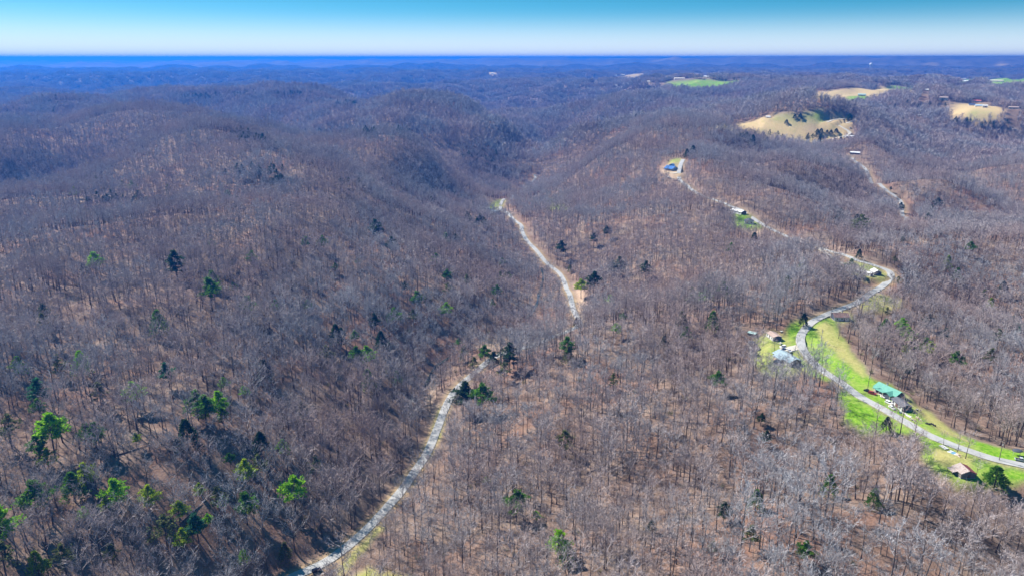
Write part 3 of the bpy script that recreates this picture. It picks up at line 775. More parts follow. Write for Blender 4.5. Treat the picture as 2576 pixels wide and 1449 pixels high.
def brush(h=2.6, n=60, w=0.035):
    M = MB(); M.nofix = True
    for i in range(n):
        a = random.random() * 6.283; q = Vector((math.cos(a), math.sin(a), 0)) * random.random() * h * 0.35
        d = (Vector((math.cos(a) * 0.6, math.sin(a) * 0.6, 1.0)) + rv() * 0.45).normalized()
        s = d.cross(rv()).normalized() * w
        L = h * random.uniform(0.5, 1.1)
        M.tri(q - s, q + s, q + d * L)
        M.tri(q + d * L * 0.5 - s * 0.8, q + d * L * 0.5 + s * 0.8, q + d * L * 0.5 + (d + rv() * 0.8).normalized() * L * 0.6)
    return M

# prototypes
BARE = []                                    # (trunk mesh, crown mesh)
for k in range(9):
    hh = [18, 20, 17, 22, 19, 16, 21, 18, 15][k]
    T, K_ = bare_tree(hh, [0.22, 0.24, 0.19, 0.27, 0.21, 0.24, 0.20, 0.29, 0.22][k], [14, 16, 13, 18, 14, 13, 16, 16, 12][k], 6, 4, [0.40, 0.36, 0.48, 0.32, 0.44, 0.36, 0.5, 0.3, 0.40][k], tw=0.058, lean=[0.02, 0.03, 0.05, 0.02, 0.04, 0.06, 0.02, 0.03, 0.07][k])
    BARE.append((T.mesh('trunk', ['trunk_bark']), K_.mesh('crown', ['twig_bark'])))
protos = bpy.data.collections.new('tree_prototypes')          # not linked to the scene
def proto(name, me): 
    o = bpy.data.objects.new(name, me); protos.objects.link(o); return o
def joined(name, T, K_, mt, mk):
    M = MB(); M.nofix = True
    M.v = list(T.v) + list(K_.v); M.f = list(T.f) + [tuple(i + len(T.v) for i in f) for f in K_.f]; M.m = [0] * len(T.f) + [1] * len(K_.f)
    return proto(name, M.mesh(name, [mt, mk]))
nproto = 0
for k in range(10):                          # a00-a09 near trees
    T, K_ = bare_tree([18, 20, 16, 22, 19, 15, 21, 17, 13, 18][k], random.uniform(0.18, 0.29), random.randint(12, 17), 6, 4, random.uniform(0.34, 0.52), tw=0.058, lean=random.uniform(0.01, 0.06))
    joined('a%02d' % k, T, K_, 'trunk_bark', 'twig_bark')
for k in range(8):                           # b00-b07 mid distance
    T, K_ = bare_tree(random.uniform(15, 20), random.uniform(0.2, 0.27), 11, 4, 4, random.uniform(0.32, 0.48), tw=0.105, sides=4)
    joined('b%02d' % k, T, K_, 'trunk_bark', 'twig_bark')
for k in range(6):                           # c00-c05 far
    proto('c%02d' % k, far_tree(random.uniform(15, 19)).mesh('c', ['trunk_bark', 'twig_bark']))
for k in range(5):                           # d00-d04 patches of woodland for the distant ridges
    M = MB(); M.nofix = True
    for i in range(44):
        F = far_tree(random.uniform(13, 19), 14, 0.85)
        ox, oy = random.uniform(-19, 19), random.uniform(-19, 19)
        n0 = len(M.v); M.v += [(x + ox, y + oy, z) for x, y, z in F.v]; M.f += [tuple(i + n0 for i in f) for f in F.f]; M.m += F.m
    proto('d%02d' % k, M.mesh('d', ['trunk_bark', 'twig_bark']))
for k in range(4): proto('e%02d' % k, brush().mesh('e', ['twig_bark']))          # e brush
for k in range(2): proto('f%02d' % k, brush(2.2, 50, 0.05).mesh('f', ['bud_twig']))   # f budding brush
for k in range(3):                           # g dark pines, h far pines
    T, K_ = pine_tree(random.uniform(13, 18), 0.42, 0.17, 18, 22); joined('g%02d' % k, T, K_, 'trunk_bark', 'needles_dark')
IDX = {'a': 0, 'b': 10, 'c': 18, 'd': 24, 'e': 29, 'f': 33, 'g': 35}

def scatter_object(name, pts, rot, scl, idx):
    me = bpy.data.meshes.new(name)
    me.vertices.add(len(pts)); me.vertices.foreach_set('co', np.asarray(pts, np.float32).ravel())
    a = me.attributes.new('rot', 'FLOAT_VECTOR', 'POINT'); a.data.foreach_set('vector', np.asarray(rot, np.float32).ravel())
    a = me.attributes.new('scl', 'FLOAT_VECTOR', 'POINT'); a.data.foreach_set('vector', np.asarray(scl, np.float32).ravel())
    a = me.attributes.new('idx', 'INT', 'POINT'); a.data.foreach_set('value', np.asarray(idx, np.int32))
    o = bpy.data.objects.new(name, me); C.objects.link(o); o['kind'] = 'stuff'
    ng = bpy.data.node_groups.new(name, 'GeometryNodeTree')
    ng.interface.new_socket('Geometry', in_out='INPUT', socket_type='NodeSocketGeometry')
    ng.interface.new_socket('Geometry', in_out='OUTPUT', socket_type='NodeSocketGeometry')
    gi = ng.nodes.new('NodeGroupInput'); go = ng.nodes.new('NodeGroupOutput')
    ci = ng.nodes.new('GeometryNodeCollectionInfo'); ci.inputs['Collection'].default_value = protos
    ci.inputs['Separate Children'].default_value = True; ci.inputs['Reset Children'].default_value = True
    ip = ng.nodes.new('GeometryNodeInstanceOnPoints'); ip.inputs['Pick Instance'].default_value = True
    def na(n, t):
        x = ng.nodes.new('GeometryNodeInputNamedAttribute'); x.data_type = t; x.inputs['Name'].default_value = n
        return [s for s in x.outputs if s.enabled][0]
    ng.links.new(gi.outputs[0], ip.inputs['Points']); ng.links.new(ci.outputs[0], ip.inputs['Instance'])
    ng.links.new(na('idx', 'INT'), ip.inputs['Instance Index'])
    ng.links.new(na('rot', 'FLOAT_VECTOR'), ip.inputs['Rotation']); ng.links.new(na('scl', 'FLOAT_VECTOR'), ip.inputs['Scale'])
    ng.links.new(ip.outputs[0], go.inputs[0])
    mod = o.modifiers.new('scatter', 'NODES'); mod.node_group = ng
    return o

def clear_at(x, y):
    az = np.arctan2(x, y); v = np.log(np.hypot(x, y))
    i = np.clip(np.searchsorted(AZ, az), 0, NA - 1); j = np.clip(np.searchsorted(LR, v), 0, NR - 1)
    return CLEAR[j, i] | CLEAR[np.maximum(j - 1, 0), np.maximum(i - 1, 0)]
def jitter(r0, r1, step, half_deg=41, seed=0):
    """jittered grid of spots in a ring sector in front of the drone"""
    g = np.random.default_rng(seed)
    s = math.sin(math.radians(half_deg))
    gx, gy = np.meshgrid(np.arange(-r1 * s, r1 * s, step), np.arange(r0 * math.cos(math.radians(half_deg)), r1, step))
    x = gx.ravel() + g.uniform(-.48, .48, gx.size) * step; y = gy.ravel() + g.uniform(-.48, .48, gx.size) * step
    r = np.hypot(x, y); a = np.abs(np.arctan2(x, y))
    m = (r >= r0) & (r < r1) & (a < math.radians(half_deg))
    return x[m], y[m]
# ------------------------------------------------------------------ things: helpers
avoid = []                                   # x, y, radius kept free of trees
def tag(o, label, cat, group=None):
    o['label'] = label; o['category'] = cat
    if group: o['group'] = group
    return o
def thing(name, label, cat, loc, rz=0.0, group=None):
    o = bpy.data.objects.new(name, None); C.objects.link(o); o.empty_display_size = 0.5
    o.location = loc; o.rotation_euler = (0, 0, rz)
    return tag(o, label, cat, group)
def part(name, mb, mlist, parent, loc=None, smooth_=False, label=None):
    o = bpy.data.objects.new(name, mb if isinstance(mb, bpy.types.Mesh) else mb.mesh(name, mlist, smooth_)); C.objects.link(o); o.parent = parent
    if loc: o.location = loc
    if label: o['label'] = label
    return o
def paint(name, col, rough=0.6, var=0.12, scale=0.8, metal=0.0, spec=0.3, ribs=None, streak=None):
    m, nt, b = new_mat(name)
    tc = N(nt, 'ShaderNodeTexCoord').outputs['Object']
    n = noise(nt, scale, 4, 0.65, tc)
    c = ramp(nt, n, [(0.25, tuple(x * (1 - var * 1.6) for x in col)), (0.5, col), (0.8, tuple(min(1, x * (1 + var)) for x in col))])
    if streak: c = mix(nt, ramp(nt, noise(nt, scale * 2.2, 5, 0.75, tc, 0.5), [(0.48, (0, 0, 0)), (0.62, (1, 1, 1))]), c, streak)
    nt.links.new(c, b.inputs['Base Color'])
    b.inputs['Roughness'].default_value = rough; b.inputs['Metallic'].default_value = metal; b.inputs['Specular IOR Level'].default_value = spec
    if ribs:
        w = N(nt, 'ShaderNodeTexWave', wave_type='BANDS', bands_direction=ribs[0]); w.inputs['Scale'].default_value = ribs[1]
        nt.links.new(tc, w.inputs['Vector']); bump(nt, b, w.outputs['Fac'], 0.5, 0.03)
    return m
paint('green_roof', (0.13, 0.36, 0.285), 0.45, 0.12, 0.5, ribs=('X', 3.2))
paint('slate_roof', (0.10, 0.105, 0.13), 0.8, 0.2, 0.9, streak=(0.17, 0.155, 0.16))
paint('bluegrey_roof', (0.30, 0.40, 0.46), 0.4, 0.15, 0.6, ribs=('X', 3.2), streak=(0.40, 0.48, 0.52))
paint('tan_roof', (0.42, 0.32, 0.28), 0.8, 0.2, 0.5, streak=(0.33, 0.22, 0.19))
paint('teal_roof', (0.38, 0.52, 0.50), 0.5, 0.15, 0.5, ribs=('X', 3))
paint('ice_roof', (0.42, 0.56, 0.68), 0.5, 0.1, 0.4)
paint('navy_roof', (0.05, 0.09, 0.20), 0.5, 0.1, 0.4)
paint('red_roof', (0.50, 0.13, 0.09), 0.6, 0.12, 0.4)
paint('cream_roof', (0.74, 0.66, 0.52), 0.6, 0.1, 0.3)
paint('white_roof', (0.76, 0.75, 0.74), 0.5, 0.1, 0.5)
paint('blue_roof', (0.05, 0.16, 0.42), 0.4, 0.12, 0.5, ribs=('X', 3))
paint('maroon_roof', (0.20, 0.055, 0.06), 0.6, 0.2, 0.7, ribs=('Y', 4))
paint('rust_tin', (0.42, 0.36, 0.34), 0.55, 0.2, 0.9, streak=(0.24, 0.13, 0.09), ribs=('Y', 4))
paint('burnt_roof', (0.15, 0.10, 0.10), 0.9, 0.3, 0.8, streak=(0.34, 0.20, 0.16))
paint('charcoal_roof', (0.07, 0.08, 0.10), 0.8, 0.2, 0.8)
paint('white_siding', (0.74, 0.74, 0.73), 0.6, 0.08, 0.5, ribs=('Z', 6))
paint('cream_siding', (0.62, 0.58, 0.52), 0.7, 0.12, 0.5, ribs=('Z', 6))
paint('shaded_siding', (0.09, 0.10, 0.14), 0.7, 0.15, 0.5, ribs=('Z', 6))  # gable ends only; their shade is put into the siding colour
paint('navy_shade_siding', (0.07, 0.09, 0.19), 0.6, 0.15, 0.5, ribs=('X', 4))  # gable ends' shade put into the colour; the barn front is blue itself
paint('brown_siding', (0.16, 0.13, 0.12), 0.8, 0.2, 0.5, ribs=('X', 4))
paint('pale_blue_siding', (0.45, 0.58, 0.72), 0.6, 0.08, 0.5, ribs=('Z', 6))
paint('grey_boards', (0.27, 0.235, 0.22), 0.9, 0.25, 1.5, ribs=('X', 5), streak=(0.17, 0.135, 0.125))
paint('concrete', (0.45, 0.44, 0.42), 0.9, 0.12, 0.8)
paint('deck_wood', (0.42, 0.31, 0.22), 0.85, 0.2, 1.0, ribs=('X', 6))
paint('trim', (0.72, 0.71, 0.69), 0.6, 0.05)
paint('door_paint', (0.22, 0.12, 0.09), 0.5, 0.1)
paint('pane', (0.02, 0.025, 0.035), 0.08, 0.05, spec=0.6)
paint('pole_wood', (0.20, 0.155, 0.125), 0.9, 0.2, 1.2)
paint('galvanised', (0.55, 0.56, 0.57), 0.45, 0.1, 0.8)
paint('tank_white', (0.82, 0.82, 0.80), 0.4, 0.05, 0.05)
paint('rubber', (0.02, 0.02, 0.02), 0.8, 0.1)
paint('car_black', (0.012, 0.014, 0.03), 0.2, 0.05, spec=0.6)
paint('car_red', (0.28, 0.03, 0.04), 0.3, 0.08, spec=0.5)
paint('car_white', (0.80, 0.80, 0.80), 0.3, 0.05, spec=0.5)
paint('car_silver', (0.48, 0.50, 0.54), 0.3, 0.06, spec=0.5)
paint('car_blue', (0.06, 0.08, 0.17), 0.25, 0.06, spec=0.5)
paint('lamp_glass', (0.75, 0.74, 0.70), 0.2, 0.02, spec=0.5)
paint('board_white', (0.70, 0.67, 0.62), 0.8, 0.15, 1.0)
paint('board_tan', (0.55, 0.40, 0.27), 0.85, 0.2, 1.0)
paint('tarp_blue', (0.16, 0.33, 0.48), 0.5, 0.1)
paint('tarp_orange', (0.62, 0.28, 0.08), 0.5, 0.1)
paint('black_plastic', (0.012, 0.012, 0.014), 0.35, 0.1)
paint('barrel_blue', (0.06, 0.14, 0.35), 0.4, 0.1)

def building(key_or_pose, name, label, cat, wall_h, pitch, wall_m, roof_m, end_m=None, over=0.45, windows=(), doors=(), chimney=None, porch=None, cross=None, roof2=None, group=None, detail=True, flat=False):
    """gabled building: local x along the ridge, -y the front. windows / doors: (side, position along it, width, height, sill)"""
    x, y, z, rz, L, Wd = PADS[key_or_pose] if isinstance(key_or_pose, str) else key_or_pose
    t = thing(name, label, cat, (x, y, z + 0.05), rz, group)
    avoid.append((x, y, max(L, Wd) * 0.62 + 2.5)); rr = math.hypot(x, y)
    avoid.append((x * (1 - 7 / rr), y * (1 - 7 / rr), max(L, Wd) * 0.5 + 3))
    hx, hy = L / 2, Wd / 2
    rise = hy * pitch
    M = MB(); M.box(-hx - 0.06, hx + 0.06, -hy - 0.06, hy + 0.06, -2.6, 0.25); part('foundation', M, ['concrete'], t)
    for s in (-1, 1):                         # long walls
        M = MB(); M.box(-hx, hx, min(s * hy, s * (hy - 0.2)), max(s * hy, s * (hy - 0.2)), 0.25, wall_h)
        part('wall', M, [wall_m], t)
    for s in (-1, 1):                         # gable ends
        M = MB(); M.prism([(-hy + 0.21, 0.25), (hy - 0.21, 0.25), (hy - 0.21, wall_h), (0, wall_h + rise * 0.94), (-hy + 0.21, wall_h)], 'x', min(s * (hx - 0.01), s * (hx - 0.21)), max(s * (hx - 0.01), s * (hx - 0.21)))
        part('gable_wall', M, [end_m or wall_m], t)
    th = 0.16
    e = over
    for s in (-1, 1):                         # roof planes
        M = MB()
        y1 = s * (hy + e); z1 = wall_h - e * pitch + 0.02
        M.prism([(0, wall_h + rise + 0.02), (0, wall_h + rise + th + 0.02), (y1, z1 + th), (y1, z1)], 'x', -hx - e, hx + e)
        part('roof', M, [roof2 if (roof2 and s > 0) else roof_m], t)
    if detail:
        M = MB(); M.prism([(-0.25, wall_h + rise + th + 0.03 - 0.25 * pitch), (0, wall_h + rise + th + 0.07), (0.25, wall_h + rise + th + 0.03 - 0.25 * pitch), (0, wall_h + rise + th - 0.04)], 'x', -hx - e - 0.02, hx + e + 0.02); part('ridge_cap', M, [roof_m], t)
    def on_side(side, u, z0, wd, ht, dep, M, out=0.0, mi=0):
        if side in ('front', 'back'):
            s = -1 if side == 'front' else 1; yy = s * (hy + out)
            M.box(u - wd / 2, u + wd / 2, min(yy, yy + s * dep), max(yy, yy + s * dep), z0, z0 + ht, mi)
        else:
            s = 1 if side == 'right' else -1; xx = s * (hx + out)
            M.box(min(xx, xx + s * dep), max(xx, xx + s * dep), u - wd / 2, u + wd / 2, z0, z0 + ht, mi)
    for side, u, wd, ht, sill in windows:
        M = MB(); on_side(side, u, sill - 0.1, wd + 0.2, ht + 0.2, 0.06, M); f = part('window', M, ['trim'], t)
        M = MB(); on_side(side, u, sill, wd, ht, 0.03, M, 0.062); part('pane', M, ['pane'], f)
    for side, u, wd, ht in doors:
        M = MB(); on_side(side, u, 0.26, wd, ht, 0.07, M); f = part('door', M, ['door_paint'], t)
        M = MB(); on_side(side, u + wd * 0.36, 0.26 + ht * 0.47, 0.07, 0.07, 0.07, M, 0.072); part('handle', M, ['galvanised'], f)
    if chimney:
        cx, cy, cw, ch = chimney
        M = MB(); M.box(cx - cw / 2, cx + cw / 2, cy - cw / 2, cy + cw / 2, wall_h, wall_h + rise + ch); ck = part('chimney', M, ['concrete'], t)
        M = MB(); M.box(cx - cw / 2 - 0.08, cx + cw / 2 + 0.08, cy - cw / 2 - 0.08, cy + cw / 2 + 0.08, wall_h + rise + ch + 0.002, wall_h + rise + ch + 0.14); part('cap', M, ['charcoal_roof'], ck)
    if porch:                                 # x0, x1, depth: roof on posts along the front
        x0, x1, dp = porch
        M = MB(); M.prism([(-hy - 0.21, wall_h - 0.12), (-hy - 0.21, wall_h - 0.02), (-hy - dp, wall_h - 0.55), (-hy - dp, wall_h - 0.65)], 'x', x0, x1); pr = part('porch_roof', M, [roof_m], t)
        M = MB(); M.box(x0, x1, -hy - dp, -hy - 0.07, -0.6, 0.2); part('porch_floor', M, ['deck_wood'], t)
        for k in range(4):
            px = x0 + 0.15 + (x1 - x0 - 0.3) * k / 3
            M = MB(); M.box(px - 0.07, px + 0.07, -hy - dp + 0.1, -hy - dp + 0.24, 0.2, wall_h - 0.6); part('porch_post', M, ['trim'], t)
    if cross:                                 # cx, width, depth: gabled wing towards the front
        cx, cw, dp = cross
        r2 = cw / 2 * pitch
        for s in (-1, 1):
          M = MB(); M.box(min(cx + s * cw / 2, cx + s * (cw / 2 - 0.2)), max(cx + s * cw / 2, cx + s * (cw / 2 - 0.2)), -hy - dp, -hy - 0.01, -1.5, wall_h - 0.05)
          part('wing_wall', M, [wall_m], t)
        M = MB(); M.prism([(cx - cw / 2 + 0.21, -1.5), (cx + cw / 2 - 0.21, -1.5), (cx + cw / 2 - 0.21, wall_h - 0.05), (cx, wall_h - 0.05 + r2 * 0.93), (cx - cw / 2 + 0.21, wall_h - 0.05)], 'y', -hy - dp + 0.01, -hy - dp + 0.21); part('wing_gable', M, [end_m or wall_m], t)
        for s in (-1, 1):
            M = MB(); x1 = cx + s * (cw / 2 + e); z1 = wall_h - 0.05 - e * pitch
            M.prism([(cx, wall_h + r2), (cx, wall_h + r2 + th), (x1, z1 + th), (x1, z1)], 'y', -hy - dp - e, -hy * 0.25); part('wing_roof', M, [roof_m], t)
    return t

Wf = lambda n, L, sill=1.0, w=0.9, h=1.1, side='front': [(side, -L / 2 + L * (k + 0.5) / n, w, h, sill) for k in range(n)]
green = building('green', 'farmhouse', 'green metal roofed house with front gable beside the ridge road', 'house', 3.0, 0.48, 'cream_siding', 'green_roof', 'shaded_siding', 0.6, [('front', -6.3, 1, 1.2, 1.0), ('front', -4.4, 1, 1.2, 1.0), ('front', 6.6, 0.9, 1.2, 1.0), ('right', -2, 1, 1.2, 1.0), ('right', 2, 1, 1.2, 1.0)], [('front', -2.2, 1, 2.1)], (-3.0, 1.3, 0.7, 0.8), (-7.2, 0.2, 2.0), (3.4, 4.8, 2.6))
building('annex', 'garage', 'long dark roofed white building at right end of the green roofed house', 'garage', 2.9, 0.38, 'white_siding', 'slate_roof', 'navy_shade_siding', 0.5, [('front', 3.5, 1.2, 1.1, 1.1), ('front', -3.5, 1.2, 1.1, 1.1), ('back', 0, 1.2, 1.1, 1.1)], [('front', 0, 2.6, 2.2)])
building('grey', 'ranch_house', 'long blue-grey metal roofed house inside the road bend', 'house', 3.0, 0.36, 'cream_siding', 'bluegrey_roof', 'brown_siding', 0.6, Wf(4, 14, 1.1) + [('left', 0, 1.2, 1.2, 1.1)], [('front', 1.8, 1, 2.1)], (3, 1.2, 0.7, 0.9), (-6, 2.5, 2.4))
building('tanhome', 'small_house', 'small white house with streaked tan roof near the road bend', 'house', 2.8, 0.26, 'white_siding', 'tan_roof', 'navy_shade_siding', 0.35, Wf(3, 10, 1.0), [('front', 0.0, 0.9, 2.0)])
building('teal', 'shed', 'little shed with pale teal roof at left of the yard', 'shed', 2.0, 0.25, 'brown_siding', 'teal_roof', None, 0.3, (), [('front', 0, 1.2, 1.7)], detail=False)
building('shedw', 'shed', 'dark roofed shed with white wall below the teal roofed shed', 'shed', 2.5, 0.45, 'white_siding', 'charcoal_roof', 'shaded_siding', 0.3, [('front', 1.5, 0.7, 0.8, 1.1)], [('front', -1, 1.2, 1.9)])
building('sheds', 'shed', 'tiny white shed with dark roof, lowest of the three yard sheds', 'shed', 2.1, 0.5, 'white_siding', 'charcoal_roof', None, 0.25, (), [('front', 0, 1.1, 1.7)])
building('shedd', 'shed', 'small dark lean building in front of the blue-grey roofed house', 'shed', 1.9, 0.3, 'brown_siding', 'charcoal_roof', None, 0.2, (), [('front', 0, 1.0, 1.6)], detail=False)
building('ruin', 'derelict_house', 'derelict white house with burnt patchy roof above the lawn', 'house', 2.9, 0.5, 'white_siding', 'burnt_roof', 'shaded_siding', 0.4, Wf(3, 10, 1.0), [('front', 1.9, 0.9, 2.0)], (1.5, 0.8, 0.7, 1.0))
building('trailer', 'mobile_home', 'long white mobile home with dark end in the road curve', 'mobile home', 2.9, 0.12, 'white_siding', 'white_roof', 'brown_siding', 0.2, Wf(4, 13, 1.2), [('front', 1.0, 0.9, 2.0)])
building('whiteg', 'garage', 'small white roofed garage right of the mobile home', 'garage', 2.7, 0.55, 'white_siding', 'white_roof', 'shaded_siding', 0.35, (), [('front', 0, 2.6, 2.1)])
building('longw', 'barn', 'white roofed barn with dark end left of the ridge road', 'barn', 3.2, 0.3, 'white_siding', 'white_roof', 'shaded_siding', 0.5, Wf(3, 14, 1.3), [('right', 0, 3.0, 2.6)])
building('cabin', 'cabin', 'white cabin with two dark gable windows and dark roof', 'house', 3.2, 0.4, 'white_siding', 'charcoal_roof', None, 0.5, [('right', -2.4, 1.3, 1.5, 1.2), ('right', 2.4, 1.3, 1.5, 1.2)], [('front', 0, 1, 2.1)])
blue = building('blue', 'blue_house', 'blue roofed house on the wooded ridge top', 'house', 3.4, 0.55, 'pale_blue_siding', 'blue_roof', 'pale_blue_siding', 0.6, Wf(4, 14, 1.1), [('front', 0.2, 1, 2.1)], (-4, 1, 0.8, 1.0), (-7.4, 7.4, 2.8))
M = MB(); M.box(-3, 3, -0.5, 4.6, 3.4, 7.4); part('dormer_wall', M, ['pale_blue_siding'], blue)
for s in (-1, 1):
    M = MB(); M.prism([(0, 9.2), (0, 9.36), (s * 3.5, 7.22), (s * 3.5, 7.06)], 'y', -1.0, 5.1); part('dormer_roof', M, ['blue_roof'], blue)
rusty = building('rusty', 'rusty_shed', 'weathered shed with rusty tin and maroon roof halves', 'shed', 2.6, 0.42, 'grey_boards', 'rust_tin', 'grey_boards', 0.4, [('front', 1.4, 0.8, 0.8, 1.2)], [('right', 0.3, 1.1, 1.9)], roof2='maroon_roof')
M = MB(); M.prism([(-3.71, 2.3), (-3.71, 2.42), (-6.2, 1.9), (-6.2, 1.78)], 'x', -3.6, 1.0); part('lean_to_roof', M, ['rust_tin'], rusty)
for px in (-3.3, 0.7):
    M = MB(); M.box(px - 0.08, px + 0.08, -6.0, -5.84, -0.5, 1.84); part('post', M, ['pole_wood'], rusty)
building('valleyh', 'valley_house', 'grey-blue roofed house at the bend of the valley road', 'house', 2.9, 0.4, 'white_siding', 'bluegrey_roof', 'brown_siding', 0.4, Wf(3, 12, 1.0), [('front', 0, 1, 2.0)])
building('valleys', 'shed', 'white roofed shed beside the valley road house', 'shed', 2.5, 0.3, 'white_siding', 'white_roof', None, 0.3, (), [('front', 0, 1.8, 2.0)])
building('barn', 'farm_barn', 'white roofed barn with dark blue front at the field corner', 'barn', 3.4, 0.3, 'navy_shade_siding', 'white_roof', 'white_siding', 0.5, Wf(3, 18, 1.3), [('front', 0, 3, 2.6)])
building('barn2', 'roadside_house', 'white roofed house at the upper end of the hollow road', 'house', 3.0, 0.35, 'brown_siding', 'white_roof', 'white_siding', 0.4, Wf(3, 15, 1.2), [('front', 1, 1, 2.0)])
building('fieldcabin', 'field_shed', 'tiny white shed at the left end of the hilltop field', 'shed', 2.4, 0.4, 'white_siding', 'white_roof', None, 0.3, (), [('front', 0, 1.5, 1.9)])
for i, (x, y, z, L, Wd, rf, lab) in enumerate(FARP):
    rz = math.atan2(x, y) * -1 + random.uniform(-0.25, 0.25)
    building((x, y, z, rz, L, Wd), 'far_building', lab.replace('buildingright', 'building right'), 'house' if 'house' in lab or 'cabin' in lab else 'barn', 3.0 + L * 0.05, 0.35 if L > 30 else 0.5, 'white_siding' if i % 3 else 'cream_siding', rf, None, 0.5, Wf(3, L * 0.8, 1.2, 1.2, 1.3), [('front', L * 0.12, 1.6, 2.3)], group='buildings scattered over the distant ridges', detail=False)
    avoid.append((x, y, L * 0.5 + 8))
    r = math.hypot(x, y)                      # the clearing in front of the house
    for k in range(1, 5): avoid.append((x * (1 - k * 20 / r), y * (1 - k * 20 / r), L * 0.4 + 6))

for px, py, q in ((1985, 945, 11), (1940, 940, 11), (1905, 905, 8), (1960, 965, 8), (2500, 1240, 13), (2455, 1232, 12), (2545, 1228, 12), (2425, 1222, 9), (2500, 1265, 10), (2425, 1245, 10), (2398, 1240, 9), (2455, 1258, 10), (800, 1478, 10), (835, 1455, 8), (770, 1480, 8), (1245, 560, 10), (2112, 812, 10), (1884, 582, 12), (1884, 594, 11), (1862, 556, 9), (2105, 820, 8), (2185, 716, 8), (2205, 716, 8), (1690, 460, 12), (1690, 470, 10)):
    x, y = hit(px, py); avoid.append((x, y, q))
# water tower
t = thing('water_tower', 'white water tower on legs on the far right ridge', 'water tower', (tx_, ty_, tz_))
avoid.append((tx_, ty_, 45))
H_, TR = 42.0, 12.0
M = MB()
prof = [(0.0, H_ - 6.0), (0.55, H_ - 5.2), (0.9, H_ - 2.5), (1.0, H_ + 0.5), (1.0, H_ + 5.0), (0.93, H_ + 8.0), (0.6, H_ + 10.8), (0.0, H_ + 12.0)]
n = 24
for (a, za) in prof: M.v += [(TR * a * math.cos(2 * math.pi * k / n), TR * a * math.sin(2 * math.pi * k / n), za) for k in range(n)]
for i in range(len(prof) - 1):
    for k in range(n): M.f.append((i * n + k, i * n + (k + 1) % n, (i + 1) * n + (k + 1) % n, (i + 1) * n + k)); M.m.append(0)
part('tank', M, ['tank_white'], t, smooth_=True)
M = MB(); M.tube([(0, 0, -1), (0, 0, H_ - 5)], [1.3, 1.3], 10); part('riser_pipe', M, ['tank_white'], t)
for k in range(6):
    a = k * math.pi / 3
    M = MB(); M.tube([(9.5 * math.cos(a), 9.5 * math.sin(a), -1), (8.9 * math.cos(a), 8.9 * math.sin(a), H_)], [0.6, 0.6], 6); part('leg', M, ['tank_white'], t)
for zz in (13, 26):
    M = MB(); M.tube([(9.2 * math.cos(k * math.pi / 3), 9.2 * math.sin(k * math.pi / 3), zz) for k in range(7)], [0.22] * 7, 4); part('brace_ring', M, ['tank_white'], t)
M = MB(); M.tube([(10.3 * math.cos(k * math.pi / 12), 10.3 * math.sin(k * math.pi / 12), H_ + 0.8) for k in range(25)], [0.3] * 25, 4); part('walkway', M, ['tank_white'], t)

# vehicles
def road_dir(px, py, px2, py2):
    a, b = hit(px, py), hit(px2, py2)
    return math.atan2(b[1] - a[1], b[0] - a[0])
def wheel_meshes():
    M = MB(); n = 14
    for y0 in (-0.11, 0.11): M.v += [(0.33 * math.cos(2 * math.pi * k / n), y0, 0.33 * math.sin(2 * math.pi * k / n)) for k in range(n)]
    for k in range(n): M.f.append((k, (k + 1) % n, n + (k + 1) % n, n + k)); M.m.append(0)
    M.f += [tuple(range(n))[::-1], tuple(range(n, 2 * n))]; M.m += [0, 0]
    R = MB()
    for s in (-1, 1):
        n0 = len(R.v); R.v += [(0.2 * math.cos(2 * math.pi * k / 8), s * 0.115, 0.2 * math.sin(2 * math.pi * k / 8)) for k in range(8)]
        R.v += [(0.2 * math.cos(2 * math.pi * k / 8), s * 0.125, 0.2 * math.sin(2 * math.pi * k / 8)) for k in range(8)]
        R.f.append(tuple(range(n0 + 8, n0 + 16))); R.m.append(0)
        for k in range(8): R.f.append((n0 + k, n0 + (k + 1) % 8, n0 + 8 + (k + 1) % 8, n0 + 8 + k)); R.m.append(0)
    return M.mesh('wheel', ['rubber']), R.mesh('rim', ['galvanised'])
WHEEL, RIM = wheel_meshes()
